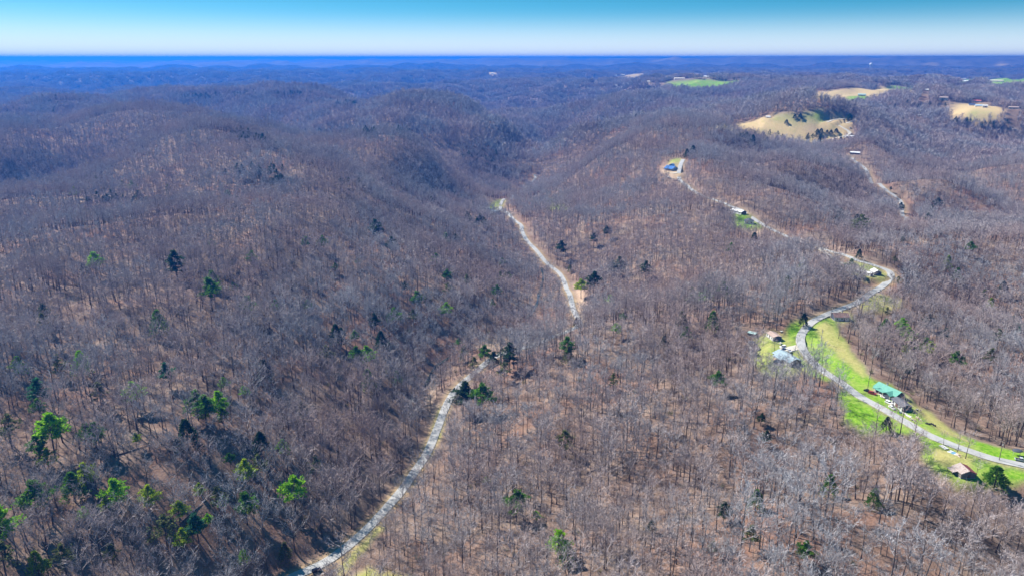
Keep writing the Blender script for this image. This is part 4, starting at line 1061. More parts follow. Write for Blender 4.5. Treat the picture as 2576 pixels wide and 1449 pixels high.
def vehicle(name, label, cat, px, py, rz, paint_, kind='car', group='vehicles parked along the ridge'):
    x, y = hit(px, py)
    t = thing(name, label, cat, (x, y, ground(x, y) + (0.36 if name == 'black_car' else 0.06)), rz, group)
    avoid.append((x, y, 4))
    hw = 0.9
    if kind == 'car':
        body = [(-2.2, 0.3), (2.15, 0.3), (2.25, 0.55), (2.15, 0.82), (1.1, 0.95), (-1.75, 0.98), (-2.25, 0.9), (-2.3, 0.5)]
        cabin = [(0.95, 0.95), (0.3, 1.42), (-1.15, 1.44), (-1.8, 0.98)]
        wx = (1.4, -1.35)
    elif kind == 'suv':
        body = [(-2.3, 0.35), (2.2, 0.35), (2.3, 0.6), (2.25, 1.0), (1.2, 1.1), (-2.25, 1.12), (-2.35, 0.6)]
        cabin = [(1.0, 1.1), (0.45, 1.72), (-2.0, 1.74), (-2.25, 1.12)]
        wx = (1.45, -1.4)
    else:                                     # pickup
        body = [(-2.6, 0.4), (2.5, 0.4), (2.6, 0.65), (2.5, 1.05), (1.3, 1.12), (-2.6, 1.12), (-2.65, 0.65)]
        cabin = [(1.1, 1.12), (0.55, 1.8), (-0.7, 1.82), (-0.95, 1.12)]
        wx = (1.6, -1.65)
    M = MB(); M.prism(body, 'y', -hw, hw); bo = part('body', M, [paint_], t)
    M = MB(); M.prism(cabin, 'y', -hw + 0.1, hw - 0.1); ca = part('window', M, ['pane'], t)
    z1 = max(z for _, z in cabin); xs = [a for a, z in cabin if z > z1 - 0.1]
    M = MB(); M.box(min(xs) - 0.05, max(xs) + 0.05, -hw + 0.08, hw - 0.08, z1 - 0.03, z1 + 0.05); part('roof_panel', M, [paint_], t)
    for s in (-1, 1):
        M = MB(); M.prism([(min(xs) + 0.42, cabin[0][1]), (min(xs) + 0.55, cabin[0][1]), (min(xs) + 0.6, z1), (min(xs) + 0.5, z1)], 'y', min(s * (hw - 0.098), s * (hw - 0.07)), max(s * (hw - 0.098), s * (hw - 0.07))); part('door_pillar', M, [paint_], t)
        for w in wx:
            wo = part('wheel', WHEEL, None, t, (w, s * (hw - 0.06), 0.33)); part('rim', RIM, None, wo)
        fx = max(a for a, z in body) - 0.06
        M = MB(); M.box(fx, fx + 0.09, s * 0.62 - 0.16, s * 0.62 + 0.16, 0.6, 0.76); part('headlight', M, ['lamp_glass'], t)
    if kind == 'pickup':
        M = MB(); M.box(-2.5, -1.05, -0.78, 0.78, 1.121, 1.135); part('truck_bed', M, ['rubber'], t)
    return t
rd = road_dir(2161, 992, 2273, 1056)
vehicle('black_car', 'black car on the valley road at the bottom edge', 'car', 797, 1437, road_dir(760, 1438, 830, 1405), 'car_black', 'suv', 'cars on the roads')
vehicle('parked_car', 'black parked car, leftmost in front of the green roofed house', 'car', 2183, 984, rd + 0.5, 'car_black')
vehicle('parked_car', 'maroon parked car beside the green roofed house', 'car', 2194, 990, rd + 0.6, 'car_red', 'suv')
vehicle('parked_car', 'white parked car in front of the dark roofed garage', 'car', 2244, 1026, rd, 'car_white')
vehicle('parked_car', 'white parked van with orange tarp before the green roofed house', 'van', 2236, 1014, rd + 0.15, 'car_white', 'suv')
vehicle('parked_car', 'dark parked car under the front gable of the green roofed house', 'car', 2212, 986, rd + 0.9, 'car_blue')
vehicle('pickup_truck', 'silver pickup truck on the verge at the right edge', 'truck', 2568, 1158, road_dir(2497, 1152, 2576, 1172) + 0.1, 'car_silver', 'pickup')
vehicle('parked_car', 'white parked car at the end of the driveway', 'car', 1969, 873, road_dir(2018, 868, 1980, 876), 'car_white', 'suv')
vehicle('parked_car', 'dark blue parked car between driveway and blue-grey roof', 'car', 1971, 880, road_dir(2018, 868, 1980, 876) + 0.3, 'car_blue')
vehicle('parked_car', 'silver parked car behind the blue-grey roofed house', 'car', 1985, 883, rd, 'car_silver')
vehicle('parked_car', 'red parked truck below the blue roofed house', 'truck', 1701, 455, 0.1, 'car_red', 'pickup')
vehicle('parked_car', 'white parked car below the blue roofed house', 'car', 1687, 449, 0.3, 'car_white')
vehicle('parked_car', 'white parked car left of the mobile home in the curve', 'car', 2147, 680, rd, 'car_white')
vehicle('parked_car', 'silver parked car beside the field barn', 'car', 2157, 336, 0.3, 'car_silver')
vehicle('parked_car', 'white parked van by the farm lane loop', 'van', 2139, 322, 0.2, 'car_white', 'suv')

# utility poles
def utility_pole(px, py, h, label, rz, arm=True):
    x, y = hit(px, py)
    t = thing('utility_pole', label, 'utility pole', (x, y, ground(x, y)), rz, 'utility poles along the ridge road')
    avoid.append((x, y, 2.5))
    M = MB(); M.tube([(0, 0, -1), (0, 0, h)], [0.19, 0.13], 8); part('post', M, ['pole_wood'], t)
    if arm:
        M = MB(); M.box(-1.2, 1.2, -0.2, -0.08, h - 0.7, h - 0.55); a = part('crossarm', M, ['pole_wood'], t)
        for k in (-1.05, -0.45, 0.45, 1.05):
            M = MB(); M.tube([(k, -0.14, h - 0.551), (k, -0.14, h - 0.35)], [0.07, 0.05], 6); part('insulator', M, ['galvanised'], a)
        M = MB(); M.tube([(0.28, 0, h - 2.4), (0.28, 0, h - 1.4)], [0.24, 0.24], 8); part('transformer', M, ['galvanised'], t)
    return t
utility_pole(2259, 984, 11, 'pale utility pole behind the green roofed house', rd)
utility_pole(2182, 981, 11, 'thin lamp topped pole at left of the black parked car', rd)
utility_pole(2064.6, 864, 11, 'dark utility pole standing in the tan part of the lawn', rd)
utility_pole(2040, 878, 9, 'slender pole on the bright lawn near the road bend', rd, False)
utility_pole(2090, 800, 10, 'utility pole at the left corner of the derelict house', rd)
utility_pole(2513, 1157, 11, 'pale utility pole beside the round cedar at the road', rd)
utility_pole(956, 1412, 9, 'lone pole on the verge of the valley road near the bottom', 0.7, False)
utility_pole(1915, 555, 10, 'utility pole across the road from the white cabin', rd)
utility_pole(2190, 652, 10, 'utility pole above the mobile home on the curve', rd)

# yard clutter
def clutter(name, label, cat, px, py, rz, build, group='clutter in the yards'):
    x, y = hit(px, py)
    t = thing(name, label, cat, (x, y, ground(x, y) + 0.03), rz, group); avoid.append((x, y, 3))
    build(t); return t
def pallet(m1, m2=None, w=2.6, l=4.2):
    def f(t):
        for k in range(6):
            M = MB(); u = -l / 2 + (k + 0.5) * l / 6
            M.box(u - l / 13, u + l / 13, -w / 2, w / 2, 0.22, 0.30 + 0.03 * (k % 2)); part('board', M, [m2 if (m2 and k in (2, 3)) else m1], t)
        for k in (-1, 1):
            M = MB(); M.box(-l / 2, l / 2, k * w * 0.4 - 0.1, k * w * 0.4 + 0.1, -0.1, 0.219); part('runner', M, ['board_tan'], t)
    return f
def barrel(m1, n=3):
    def f(t):
        for k in range(n):
            M = MB(); a = k * 2.1; c = (0.5 * math.cos(a) * (n > 1), 0.5 * math.sin(a) * (n > 1))
            M.tube([(c[0], c[1], -0.05), (c[0], c[1], 0.3), (c[0], c[1], 0.6), (c[0], c[1], 0.92)], [0.27, 0.31, 0.31, 0.27], 10)
            b_ = part('barrel_body', M, [m1], t)
            M = MB(); M.tube([(c[0], c[1], 0.921), (c[0], c[1], 0.96)], [0.28, 0.1], 10); part('lid', M, ['trim'], b_)
    return f
def bags(t):
    for k in range(4):
        M = MB(); ox = k * 0.75 - 1.1; oy = 0.3 * (k % 2)
        n = 9
        for (a, za) in ((0.1, -0.05), (0.5, 0.1), (0.55, 0.45), (0.3, 0.75), (0.08, 0.86), (0.14, 1.0)):
            M.v += [(ox + a * math.cos(6.283 * i / n) * (1 + 0.15 * math.sin(i * 3 + k)), oy + a * math.sin(6.283 * i / n), za) for i in range(n)]
        for i in range(5):
            for j in range(n): M.f.append((i * n + j, i * n + (j + 1) % n, (i + 1) * n + (j + 1) % n, (i + 1) * n + j)); M.m.append(0)
        M.f.append(tuple(5 * n + j for j in range(n))); M.m.append(0)
        part('bag', M, ['black_plastic'], t, smooth_=True)
def lumber(m1):
    def f(t):
        for k in range(9):
            M = MB(); u = random.uniform(-0.9, 0.9); L = random.uniform(1.5, 3.6); zz = 0.08 + 0.11 * k
            M.box(-L / 2 + u, L / 2 + u, -0.12, 0.12, -0.04, 0.06)
            o = part('board', M, [m1 if k % 3 else 'board_white'], t, (0, random.uniform(-0.5, 0.5), zz)); o.rotation_euler = (0, 0, random.uniform(-0.7, 0.7))
    return f
def table(m1):
    def f(t):
        M = MB(); M.box(-1.0, 1.0, -0.45, 0.45, 0.72, 0.78); part('top', M, [m1], t)
        for a in (-0.85, 0.85):
            for b in (-0.35, 0.35):
                M = MB(); M.box(a - 0.04, a + 0.04, b - 0.04, b + 0.04, -0.1, 0.719); part('leg', M, ['galvanised'], t)
    return f
clutter('pallet', 'pale wooden pallet stack on the dirt yard by the road', 'pallet', 2374, 1124, rd, pallet('board_white'))
clutter('pallet', 'white boards with blue tarp strip on the dirt yard', 'pallet', 2398, 1139, rd + 0.2, pallet('car_white', 'tarp_blue', 3.2, 4.8))
clutter('lumber_pile', 'small lumber heap right of the white boards', 'lumber', 2409, 1145, rd, lumber('board_tan'))
clutter('trash_bags', 'black trash bags in a row on the right lawn', 'trash bag', 2347, 1068, rd, bags)
clutter('trash_bags', 'single black bag group left of the other bags', 'trash bag', 2335, 1066, rd + 1, bags)
clutter('barrel_group', 'black barrels behind the dark roofed garage', 'barrel', 2307, 1031, 0.2, barrel('black_plastic'))
clutter('lumber_pile', 'lumber heap between garage and road, upper one', 'lumber', 2277, 1042, rd, lumber('board_white'))
clutter('lumber_pile', 'lumber heap right of the garage, lower one', 'lumber', 2298, 1056, rd + 0.4, lumber('board_tan'))
clutter('lumber_pile', 'loose boards in the grass right of the garage shadow', 'lumber', 2311, 1053, rd - 0.3, lumber('board_tan'))
clutter('pallet', 'pale pallet by the road in front of the garage', 'pallet', 2286, 1046, rd + 0.1, pallet('board_white', None, 1.8, 3.0))
clutter('barrel_group', 'blue barrels beside the garage front', 'barrel', 2266, 1037, 0.2, barrel('barrel_blue'))
clutter('folding_table', 'pale table in front of the green roofed house', 'table', 2222, 1000, rd, table('board_white'))
clutter('folding_table', 'orange topped table near the white van', 'table', 2231, 1008, rd + 0.3, table('tarp_orange'))
clutter('lumber_pile', 'boards heaped below the front gable of the green house', 'lumber', 2216, 995, rd, lumber('board_white'))
clutter('pallet', 'dark pallet between white van and white car', 'pallet', 2240, 1019, rd, pallet('board_tan', None, 1.6, 2.2))
clutter('barrel_group', 'pale barrels near the small tan roofed house', 'barrel', 1909, 843, 0.2, barrel('car_white', 2))
clutter('lumber_pile', 'board pile on the slope beside the tan roofed house', 'lumber', 1962, 864, 0.9, lumber('board_white'))
clutter('pallet', 'pale boards behind the tan roofed house', 'pallet', 1967, 832, 0.4, pallet('board_white', None, 1.4, 3.0))
clutter('pallet', 'gravel coloured pallets below the blue roofed house', 'pallet', 1683, 444, 0.2, pallet('board_white', None, 4.0, 9.0))
x, y = hit(2557, 1143)
t = thing('canopy_tent', 'dark oval canopy on thin posts beside the pickup', 'canopy', (x, y, ground(x, y)), 0.2); avoid.append((x, y, 4))
M = MB(); n = 16
for (a, za) in ((1.0, 2.5), (0.97, 2.72), (0.7, 3.05), (0.3, 3.25), (0.02, 3.3)): M.v += [(2.6 * a * math.cos(6.2832 * k / n), 1.9 * a * math.sin(6.2832 * k / n), za) for k in range(n)]
for i in range(4):
    for k in range(n): M.f.append((i * n + k, i * n + (k + 1) % n, (i + 1) * n + (k + 1) % n, (i + 1) * n + k)); M.m.append(0)
part('canopy', M, ['charcoal_roof'], t)
for a, b in ((2.2, 0), (-2.2, 0), (0, 1.6), (0, -1.6)):
    M = MB(); M.tube([(a, b, -0.4), (a, b, 2.6)], [0.06, 0.06], 6); part('post', M, ['galvanised'], t)

# creek along the valley floor
m, nt, b = new_mat('water')
b.inputs['Base Color'].default_value = (0.05, 0.06, 0.05, 1); b.inputs['Roughness'].default_value = 0.12; b.inputs['Specular IOR Level'].default_value = 0.5
bump(nt, b, noise(nt, 0.8, 3, 0.6, pos(nt)), 0.15, 0.1)
cr = spline([hit(*p) for p in [(1066, 972), (1080, 945), (1098, 918), (1130, 897)]], 4.0)
cr2 = spline([hit(*p) for p in [(1325, 800), (1345, 775), (1357, 735), (1366, 700), (1362, 675)]], 4.0)
for c in (cr, cr2):
    d = np.gradient(c, axis=0); d /= np.linalg.norm(d, axis=1)[:, None] + 1e-9
    z = sample(c[:, 0], c[:, 1]) + 0.25
    vs = []
    for k in range(len(c)):
        wd = 1.1 + 0.5 * math.sin(k * 0.7)
        for s in (-1, 1): vs.append((c[k, 0] + d[k, 1] * s * wd, c[k, 1] - d[k, 0] * s * wd, z[k]))
        avoid.append((c[k, 0], c[k, 1], 3.2))
    me = bpy.data.meshes.new('creek'); me.from_pydata(vs, [], [(2 * k, 2 * k + 1, 2 * k + 3, 2 * k + 2) for k in range(len(c) - 1)]); me.materials.append(mats['water'])
    o = bpy.data.objects.new('creek', me); C.objects.link(o); o['kind'] = 'structure'
# fallen trunks on the slopes
for k, (px, py, rz, L) in enumerate([(340, 1130, 0.7, 16), (270, 940, 0.9, 18), (1960, 735, 0.5, 17), (1990, 722, 0.45, 13), (1330, 1310, 2.0, 14), (1500, 1180, 0.3, 12), (2475, 480, 2.5, 15), (480, 1290, 1.2, 15)]):
    x, y = hit(px, py)
    a = Vector((math.cos(rz), math.sin(rz), 0)) * L / 2
    t = thing('fallen_log', ['fallen trunk lying on the left slope above the bright pine', 'long fallen trunk high on the lower left slope', 'longer fallen trunk in the reddish gully below the ridge road', 'shorter fallen trunk in the reddish gully below the ridge road', 'fallen pale trunk on the slope right of the road, lower one', 'fallen trunk in the middle of the right slope', 'fallen pale trunk in the brown woods at right', 'fallen trunk low on the left slope near yellow pines'][k], 'log', (x, y, ground(x, y)), 0)
    pts_ = [(a.x * f, a.y * f, ground(x + a.x * f, y + a.y * f) - ground(x, y) + 0.3) for f in (-1, -0.4, 0.2, 1)]
    M = MB(); M.tube(pts_, [0.3, 0.26, 0.2, 0.08], 7); part('trunk', M, ['trunk_bark'], t)
    for f in (0.2, 0.45, 0.65):
        p = Vector((a.x * f, a.y * f, ground(x + a.x * f, y + a.y * f) - ground(x, y) + 0.3))
        M = MB(); e = p + Vector((random.gauss(0, 1), random.gauss(0, 1), 1.2)); M.tube([p, e], [0.09, 0.02], 5); part('branch', M, ['trunk_bark'], t)
# ------------------------------------------------------------------ single evergreens noted on the photograph: crown centre, foliage, height, form
EV = [(100, 987, 'teal', 15, 'p'), (104, 1026, 'green', 10, 'p'), (140, 1087, 'bright', 19, 'p'), (104, 1123, 'green', 12, 'p'), (31, 1079, 'olive', 14, 'p'), (100, 1258, 'green', 17, 'p'), (12, 1327, 'bright', 17, 'p'), (428, 936, 'teal', 13, 'p'),
 (499, 1009, 'green', 14, 'p'), (521, 1022, 'green', 15, 'p'), (560, 1013, 'bright', 15, 'p'), (476, 1087, 'dark', 14, 'c'), (619, 1180, 'yellow', 12, 'p'), (656, 1168, 'olive', 13, 'p'), (303, 1239, 'bright', 14, 'p'), (271, 1266, 'yellow', 7, 'p'),
 (379, 1247, 'yellow', 11, 'p'), (623, 1270, 'green', 14, 'p'), (641, 1280, 'yellow', 8, 'p'), (501, 1319, 'teal', 13, 'p'), (488, 1333, 'yellow', 9, 'p'), (423, 1331, 'olive', 15, 'p'), (167, 1400, 'olive', 12, 'p'), (20, 1408, 'olive', 14, 'p'), (668, 928, 'dark', 13, 'c'),
 (260, 989, 'olive', 13, 'p'), (155, 916, 'olive', 12, 'p'), (660, 1111, 'dark', 12, 'c'), (555, 1250, 'olive', 12, 'p'), (720, 1385, 'olive', 9, 'c'),
 (899, 887, 'green', 13, 'p'), (925, 889, 'bright', 14, 'p'), (1000, 944, 'green', 9, 'c'), (744, 1229, 'bright', 17, 'p'), (797, 1172, 'olive', 12, 'p'), (1165, 989, 'dark', 20, 'p'), (1212, 993, 'green', 19, 'p'), (1283, 887, 'dark', 18, 'p'), (1220, 883, 'green', 13, 'p'),
 (1269, 928, 'olive', 12, 'p'), (1300, 1260, 'green', 15, 'p'), (1224, 1207, 'bright', 6, 'p'), (1349, 1296, 'bright', 6, 'p'), (1196, 912, 'olive', 12, 'p'), (1402, 1362, 'bright', 13, 'p'), (1423, 1105, 'olive', 14, 'p'), (1638, 1320, 'dark', 6, 'c'), (1167, 880, 'olive', 11, 'p'), (1240, 900, 'dark', 12, 'p'),
 (1097, 648, 'green', 12, 'p'), (1250, 729, 'green', 13, 'p'), (1257, 694, 'olive', 12, 'p'), (1173, 702, 'olive', 12, 'p'), (1049, 748, 'green', 14, 'p'), (1122, 775, 'bright', 13, 'p'), (1040, 790, 'olive', 12, 'p'), (1462, 717, 'yellow', 16, 'p'), (1492, 702, 'dark', 20, 'p'),
 (1410, 621, 'dark', 19, 'p'), (1556, 663, 'dark', 18, 'p'), (1623, 671, 'dark', 15, 'p'), (1589, 752, 'olive', 12, 'p'), (1531, 787, 'bright', 14, 'p'), (1519, 795, 'olive', 12, 'p'), (1427, 866, 'green', 15, 'p'), (1492, 598, 'dark', 14, 'p'), (1527, 579, 'dark', 14, 'p'), (1540, 672, 'dark', 14, 'p'),
 (1160, 530, 'dark', 15, 'p'), (1175, 540, 'dark', 15, 'p'), (1190, 535, 'dark', 16, 'p'), (1205, 545, 'dark', 15, 'p'), (1218, 555, 'dark', 14, 'p'), (1200, 558, 'dark', 15, 'p'), (1183, 550, 'dark', 14, 'p'), (1086, 502, 'dark', 15, 'p'), (1106, 498, 'dark', 12, 'p'),
 (245, 660, 'bright', 16, 'p'), (448, 658, 'dark', 19, 'p'), (535, 729, 'green', 19, 'p'), (537, 699, 'green', 13, 'p'), (628, 766, 'green', 15, 'p'), (403, 805, 'green', 14, 'c'), (992, 790, 'green', 14, 'p'), (1057, 749, 'olive', 14, 'p'), (847, 836, 'dark', 14, 'c'), (960, 849, 'dark', 12, 'c'),
 (947, 569, 'dark', 17, 'p'), (815, 606, 'green', 12, 'p'), (988, 610, 'dark', 14, 'p'), (763, 1031, 'dark', 11, 'c'), (770, 608, 'green', 11, 'p'), (575, 490, 'green', 14, 'p'), (600, 505, 'dark', 13, 'c'),
 (165, 470, 'olive', 14, 'p'), (225, 452, 'olive', 15, 'p'), (245, 455, 'olive', 16, 'p'), (190, 482, 'yellow', 13, 'p'), (310, 465, 'olive', 13, 'p'), (337, 468, 'green', 15, 'p'), (425, 475, 'olive', 13, 'p'), (372, 350, 'green', 13, 'p'),
 (2222, 821, 'green', 12, 'c'), (2262, 820, 'bright', 13, 'p'), (2279, 842, 'bright', 12, 'p'), (2571, 823, 'teal', 15, 'p'), (2550, 804, 'dark', 12, 'c'), (2265, 835, 'green', 11, 'p'), (2160, 605, 'olive', 22, 'p'), (2153, 551, 'dark', 14, 'c'), (2111, 536, 'dark', 14, 'c'), (2333, 551, 'dark', 17, 'p'),
 (2264, 536, 'dark', 15, 'p'), (1892, 350, 'dark', 20, 'c'), (1928, 353, 'dark', 16, 'c'), (1953, 350, 'dark', 16, 'c'), (1742, 377, 'dark', 18, 'c'), (1727, 383, 'dark', 15, 'c'), (2018, 662, 'green', 10, 'c'), (1979, 713, 'olive', 15, 'p'), (1772, 742, 'bright', 13, 'p'), (1817, 725, 'green', 14, 'p'), (1740, 735, 'olive', 12, 'p'),
 (2356, 535, 'dark', 21, 'p'), (2340, 545, 'dark', 16, 'p'), (2467, 555, 'green', 15, 'p'), (2380, 659, 'yellow', 12, 'c'), (2405, 687, 'green', 10, 'c'), (2437, 623, 'green', 12, 'p'), (2488, 762, 'yellow', 9, 'c'), (2517, 727, 'dark', 13, 'c'), (2020, 800, 'dark', 8, 'c'), (2109, 673, 'green', 8, 'c'), (2360, 574, 'olive', 12, 'c'), (2470, 745, 'olive', 12, 'p'),
 (2056, 328, 'dark', 8, 'c'), (2065, 327, 'dark', 9, 'c'), (2080, 330, 'dark', 7, 'c'), (2090, 331, 'dark', 9, 'c'), (2103, 328, 'dark', 10, 'c'), (1978, 305, 'dark', 9, 'c'), (2012, 291, 'dark', 11, 'c'), (1999, 292, 'dark', 9, 'c'), (2113, 353, 'dark', 16, 'c'), (2098, 354, 'dark', 12, 'c'), (2060, 350, 'dark', 12, 'c'), (2136, 293, 'dark', 14, 'c'),
 (2500, 1196, 'green', 11, 'c'), (1128, 722, 'olive', 11, 'p'), (2228, 1063, 'dark', 7, 'c')]
g_ = np.random.default_rng(23)
for n_ev, x0, x1, y0, y1, cols in ((26, 10, 720, 870, 1430, ['bright', 'yellow', 'green', 'olive', 'yellow', 'bright']), (20, 740, 1290, 590, 960, ['olive', 'green', 'green', 'dark']), (8, 50, 700, 600, 860, ['green', 'dark', 'olive']), (20, 1400, 1980, 560, 1000, ['green', 'dark', 'olive', 'bright']), (10, 1250, 2250, 1000, 1400, ['olive', 'dark', 'green']), (20, 2120, 2570, 480, 1000, ['green', 'olive', 'dark', 'yellow'])):
    for _ in range(n_ev):
        EV.append((float(g_.uniform(x0, x1)), float(g_.uniform(y0, y1)), cols[g_.integers(0, len(cols))], float(g_.uniform(6, 13)), 'p' if g_.random() < 0.75 else 'c'))
COLWORD = {'teal': 'blue-green', 'green': 'mid green', 'bright': 'bright green', 'olive': 'dull olive', 'dark': 'dark green', 'yellow': 'yellow-green'}
PINE, CEDAR = {}, {}
for c_ in COLWORD:
    PINE[c_] = []; CEDAR[c_] = []
    for k in range(4 if c_ in ('green', 'dark', 'bright', 'olive') else 2):
        sparse = c_ == 'olive'
        T, K_ = pine_tree(16, random.uniform(0.26, 0.5), random.uniform(0.17, 0.23), 22 if sparse else 32, 22 if sparse else 40, random.uniform(0.1, 0.6))
        PINE[c_].append((T.mesh('trunk', ['trunk_bark']), K_.mesh('crown', ['needles_' + c_])))
    T, K_ = cedar_tree(9, random.uniform(0.25, 0.32), 1300 if c_ in ('green', 'dark') else 900)
    CEDAR[c_].append((T.mesh('trunk', ['trunk_bark']), K_.mesh('crown', ['needles_' + c_])))

def place_tree(name, meshes, x, y, s, label, cat, group, rz=None, sz=None):
    e = bpy.data.objects.new(name, None); C.objects.link(e)
    e.empty_display_size = 0.5
    e.location = (x, y, ground(x, y)); e.rotation_euler = (0, 0, random.random() * 6.283 if rz is None else rz)
    e.scale = (s, s, s if sz is None else sz)
    for nm, me in zip(('trunk', 'crown'), meshes):
        o = bpy.data.objects.new(nm, me); C.objects.link(o); o.parent = e
    e['label'] = label; e['category'] = cat
    if group: e['group'] = group
    return e
def under_crown(px, py, h):
    x, y = hit(px, py)
    for _ in range(2):
        d = math.hypot(math.hypot(x, y), CAMZ - ground(x, y))
        dy = 0.68 * h * math.cos(math.atan2(CAMZ - ground(x, y), math.hypot(x, y))) * FOC / d / SP
        x2, y2 = hit(px, py + dy)
        # the trunk must stand where its crown is seen: reject a foot on a nearer hill
        if abs(math.hypot(x2, y2) - math.hypot(x, y)) > 90: break
        x, y = x2, y2
    return x, y
def zone(px, py):
    if py < 400 and px > 1700: return 'by the hilltop field'
    if py < 560 and px < 700: return 'on the far crest of the left hill'
    if px > 2090 and py < 720: return 'in the woods beyond the ridge road'
    if px > 1960: return 'beside the ridge road houses'
    if px > 1380 and py < 830: return 'on the slope right of the valley road'
    if px > 1120 and py > 840: return 'on the near right slope'
    if px > 1030 and py < 600: return 'at the valley bend'
    if py < 880: return 'on the upper left hillside' if px < 760 else 'above the valley road on its left'
    return 'on the lower left hillside' if px < 450 else 'on the lower slope left of the road'
NUM = lambda n: '%d%s' % (n, 'th' if 10 <= n % 100 <= 20 else {1: 'st', 2: 'nd', 3: 'rd'}.get(n % 10, 'th'))
ORD = ['leftmost', 'second from left', 'third from left', 'fourth from left', 'fifth from left'] + ['%s from left' % NUM(k) for k in range(6, 60)]
FORM = {'p': 'pine', 'c': 'cedar'}
kinds = {}
for e in EV: kinds.setdefault((zone(e[0], e[1]), e[2], e[4]), []).append(e)
ever_xy = []
for (zn, c_, f_), lst in kinds.items():
    lst.sort(key=lambda e: (e[0], e[1]))
    for k, (px, py, _, h, _) in enumerate(lst):
        h = h * (1.3 if py > 560 and px != 2500 else 1.05)
        x, y = under_crown(px, py, h)
        if clear_at(np.array([x]), np.array([y]))[0] and px != int(px): x, y = x + 14, y + 10
        src = PINE[c_] if f_ == 'p' else CEDAR[c_]
        s = h / (16.0 if f_ == 'p' else 9.0)
        lab = '%s %s %s' % (COLWORD[c_], FORM[f_], zn)
        if len(lst) > 1: lab += ', ' + ORD[k]
        place_tree(FORM[f_] + '_tree', src[random.randrange(len(src))], x, y, s * (1.45 if f_ == 'p' else (1.8 if (px > 1970 and py < 335) or px == 2500 else 1.2)), lab, 'tree', 'evergreens among the bare woods', sz=s)
        ever_xy.append((x, y, 3.6)); rr = math.hypot(x, y); ever_xy.append((x * (1 - 5 / rr), y * (1 - 5 / rr), 3.2))

# single bare trees on lawns and verges
LONE = [(2062, 884, 4.5, 'small round bare bush on the bright lawn with its shadow', 7), (2065, 952, 10, 'thin bare tree at the lower edge of the ridge road by the lawn', 1), (2372, 1117, 8, 'small crooked bare tree on the road edge above white slabs', 5), (2407, 1140, 13, 'spreading bare tree beside the road by the white junk pile', 3), (2430, 1152, 15, 'tall dark bare tree just right of the white junk pile', 0),
        (2455, 1194, 10, 'bare tree between the rusty shed and the round green cedar', 7), (2302, 1158, 16, 'large budding bare tree at the left end of the dirt yard', 3), (2036, 968, 12, 'bushy bare tree below the grey roofed house', 7), (1947, 879, 9, 'bare yard tree between the tan and the grey roofed houses', 5), (2000, 880, 12, 'thin bare tree beside the driveway at the road bend', 2),
        (2192, 706, 14, 'tall pale bare tree by the two white buildings in the curve', 7), (2245, 785, 13, 'bare forked tree in the tan patch below the curve', 3), (2110, 850, 13, 'bare tree at the woods edge behind the bright lawn', 4), (1920, 868, 12, 'bare tree in front of the teal roofed shed', 6), (2250, 1105, 9, 'young bare tree on the lower green verge, right one', 2), (2188, 1098, 9, 'young bare tree on the lower green verge, left one', 8), (1040, 1062, 17, 'whitish sycamore tree beside the creek', 3)]
for px, py, h, lab, k in LONE:
    x, y = hit(px, py)
    base = [18, 20, 17, 22, 19, 16, 21, 18, 15][k]
    e = place_tree('bare_tree', BARE[k], x, y, h / base * (1.5 if h < 6 else 1.0), lab, 'tree', 'bare trees on lawns and verges', sz=h / base)
    if 'whitish' in lab:
        for ch in list(e.children):
            ch.data = ch.data.copy(); ch.data.materials[0] = mats['pale_bark']
    ever_xy.append((x, y, 2.5))

# ------------------------------------------------------------------ the bare woods
AV = np.array([(a, b, c) for a, b, c in avoid + ever_xy])
def free(x, y):
    ok = ~clear_at(x, y)
    for a, b, c in AV: ok &= (x - a) ** 2 + (y - b) ** 2 > c * c
    return ok
pts, rots, scls, ids = [], [], [], []
def add(x, y, idx, s, tilt=None, squash=None):
    z = sample(x, y)
    n = len(x)
    pts.append(np.c_[x, y, z])
    rots.append(np.c_[np.zeros(n), np.zeros(n), rng.uniform(0, 6.283, n)] if tilt is None else tilt)
    scls.append(np.c_[s, s, s * (rng.uniform(0.85, 1.12, n) if squash is None else squash)])
    ids.append(idx)
x, y = jitter(150, 640, 5.3, 43, 1)
m = free(x, y) & (rng.random(len(x)) < 0.66 + 0.6 * fbm(x / 45, y / 45, 61, 3)); x, y = x[m], y[m]
s = np.clip(0.98 + 0.35 * fbm(x / 70, y / 70, 62, 2) + rng.normal(0, 0.2, len(x)), 0.42, 1.5)
# the largest in view become trees of their own
zz = sample(x, y)
prj = project(x, y, zz); prt = project(x, y, zz + 14 * s)
inview = (prj[0] > 0) & (prj[0] < 2576) & (prj[1] < 1449) & (prj[1] > 0)
dist = np.sqrt(x * x + y * y + (CAMZ - zz) ** 2) / s
order = np.argsort(np.where(inview & (s > 0.7), dist, 1e9))[:300]
single = np.zeros(len(x), bool); single[order] = True
sel = np.where(single)[0]
# rows of the photograph, lowest first, and places along each row
NUM = lambda n: '%d%s' % (n, 'th' if 10 <= n % 100 <= 20 else {1: 'st', 2: 'nd', 3: 'rd'}.get(n % 10, 'th'))
by_row = sel[np.argsort(-prj[1][sel])]
ROWS = ['lowest', 'second lowest', 'third lowest', 'fourth lowest', 'fifth lowest', 'sixth lowest']
for q in range(6):
    row = by_row[q * 50:(q + 1) * 50]
    row = row[np.argsort(prj[0][row])]
    for k, i in enumerate(row):
        big = 'tall' if s[i] > 1.0 else ('mid sized' if s[i] > 0.85 else 'slender')
        side = '%s from left' % NUM(k + 1) if k < 25 else '%s from right' % NUM(50 - k)
        lab = '%s leafless tree, %s in the %s row of foreground trees' % (big, side, ROWS[q])
        place_tree('bare_tree', BARE[rng.integers(0, 9)], float(x[i]), float(y[i]), float(s[i]), lab, 'tree', 'leafless trees of the foreground woods')
k = ~single; x, y, s = x[k], y[k], s[k]
add(x, y, IDX['a'] + rng.integers(0, 10, len(x)), s)
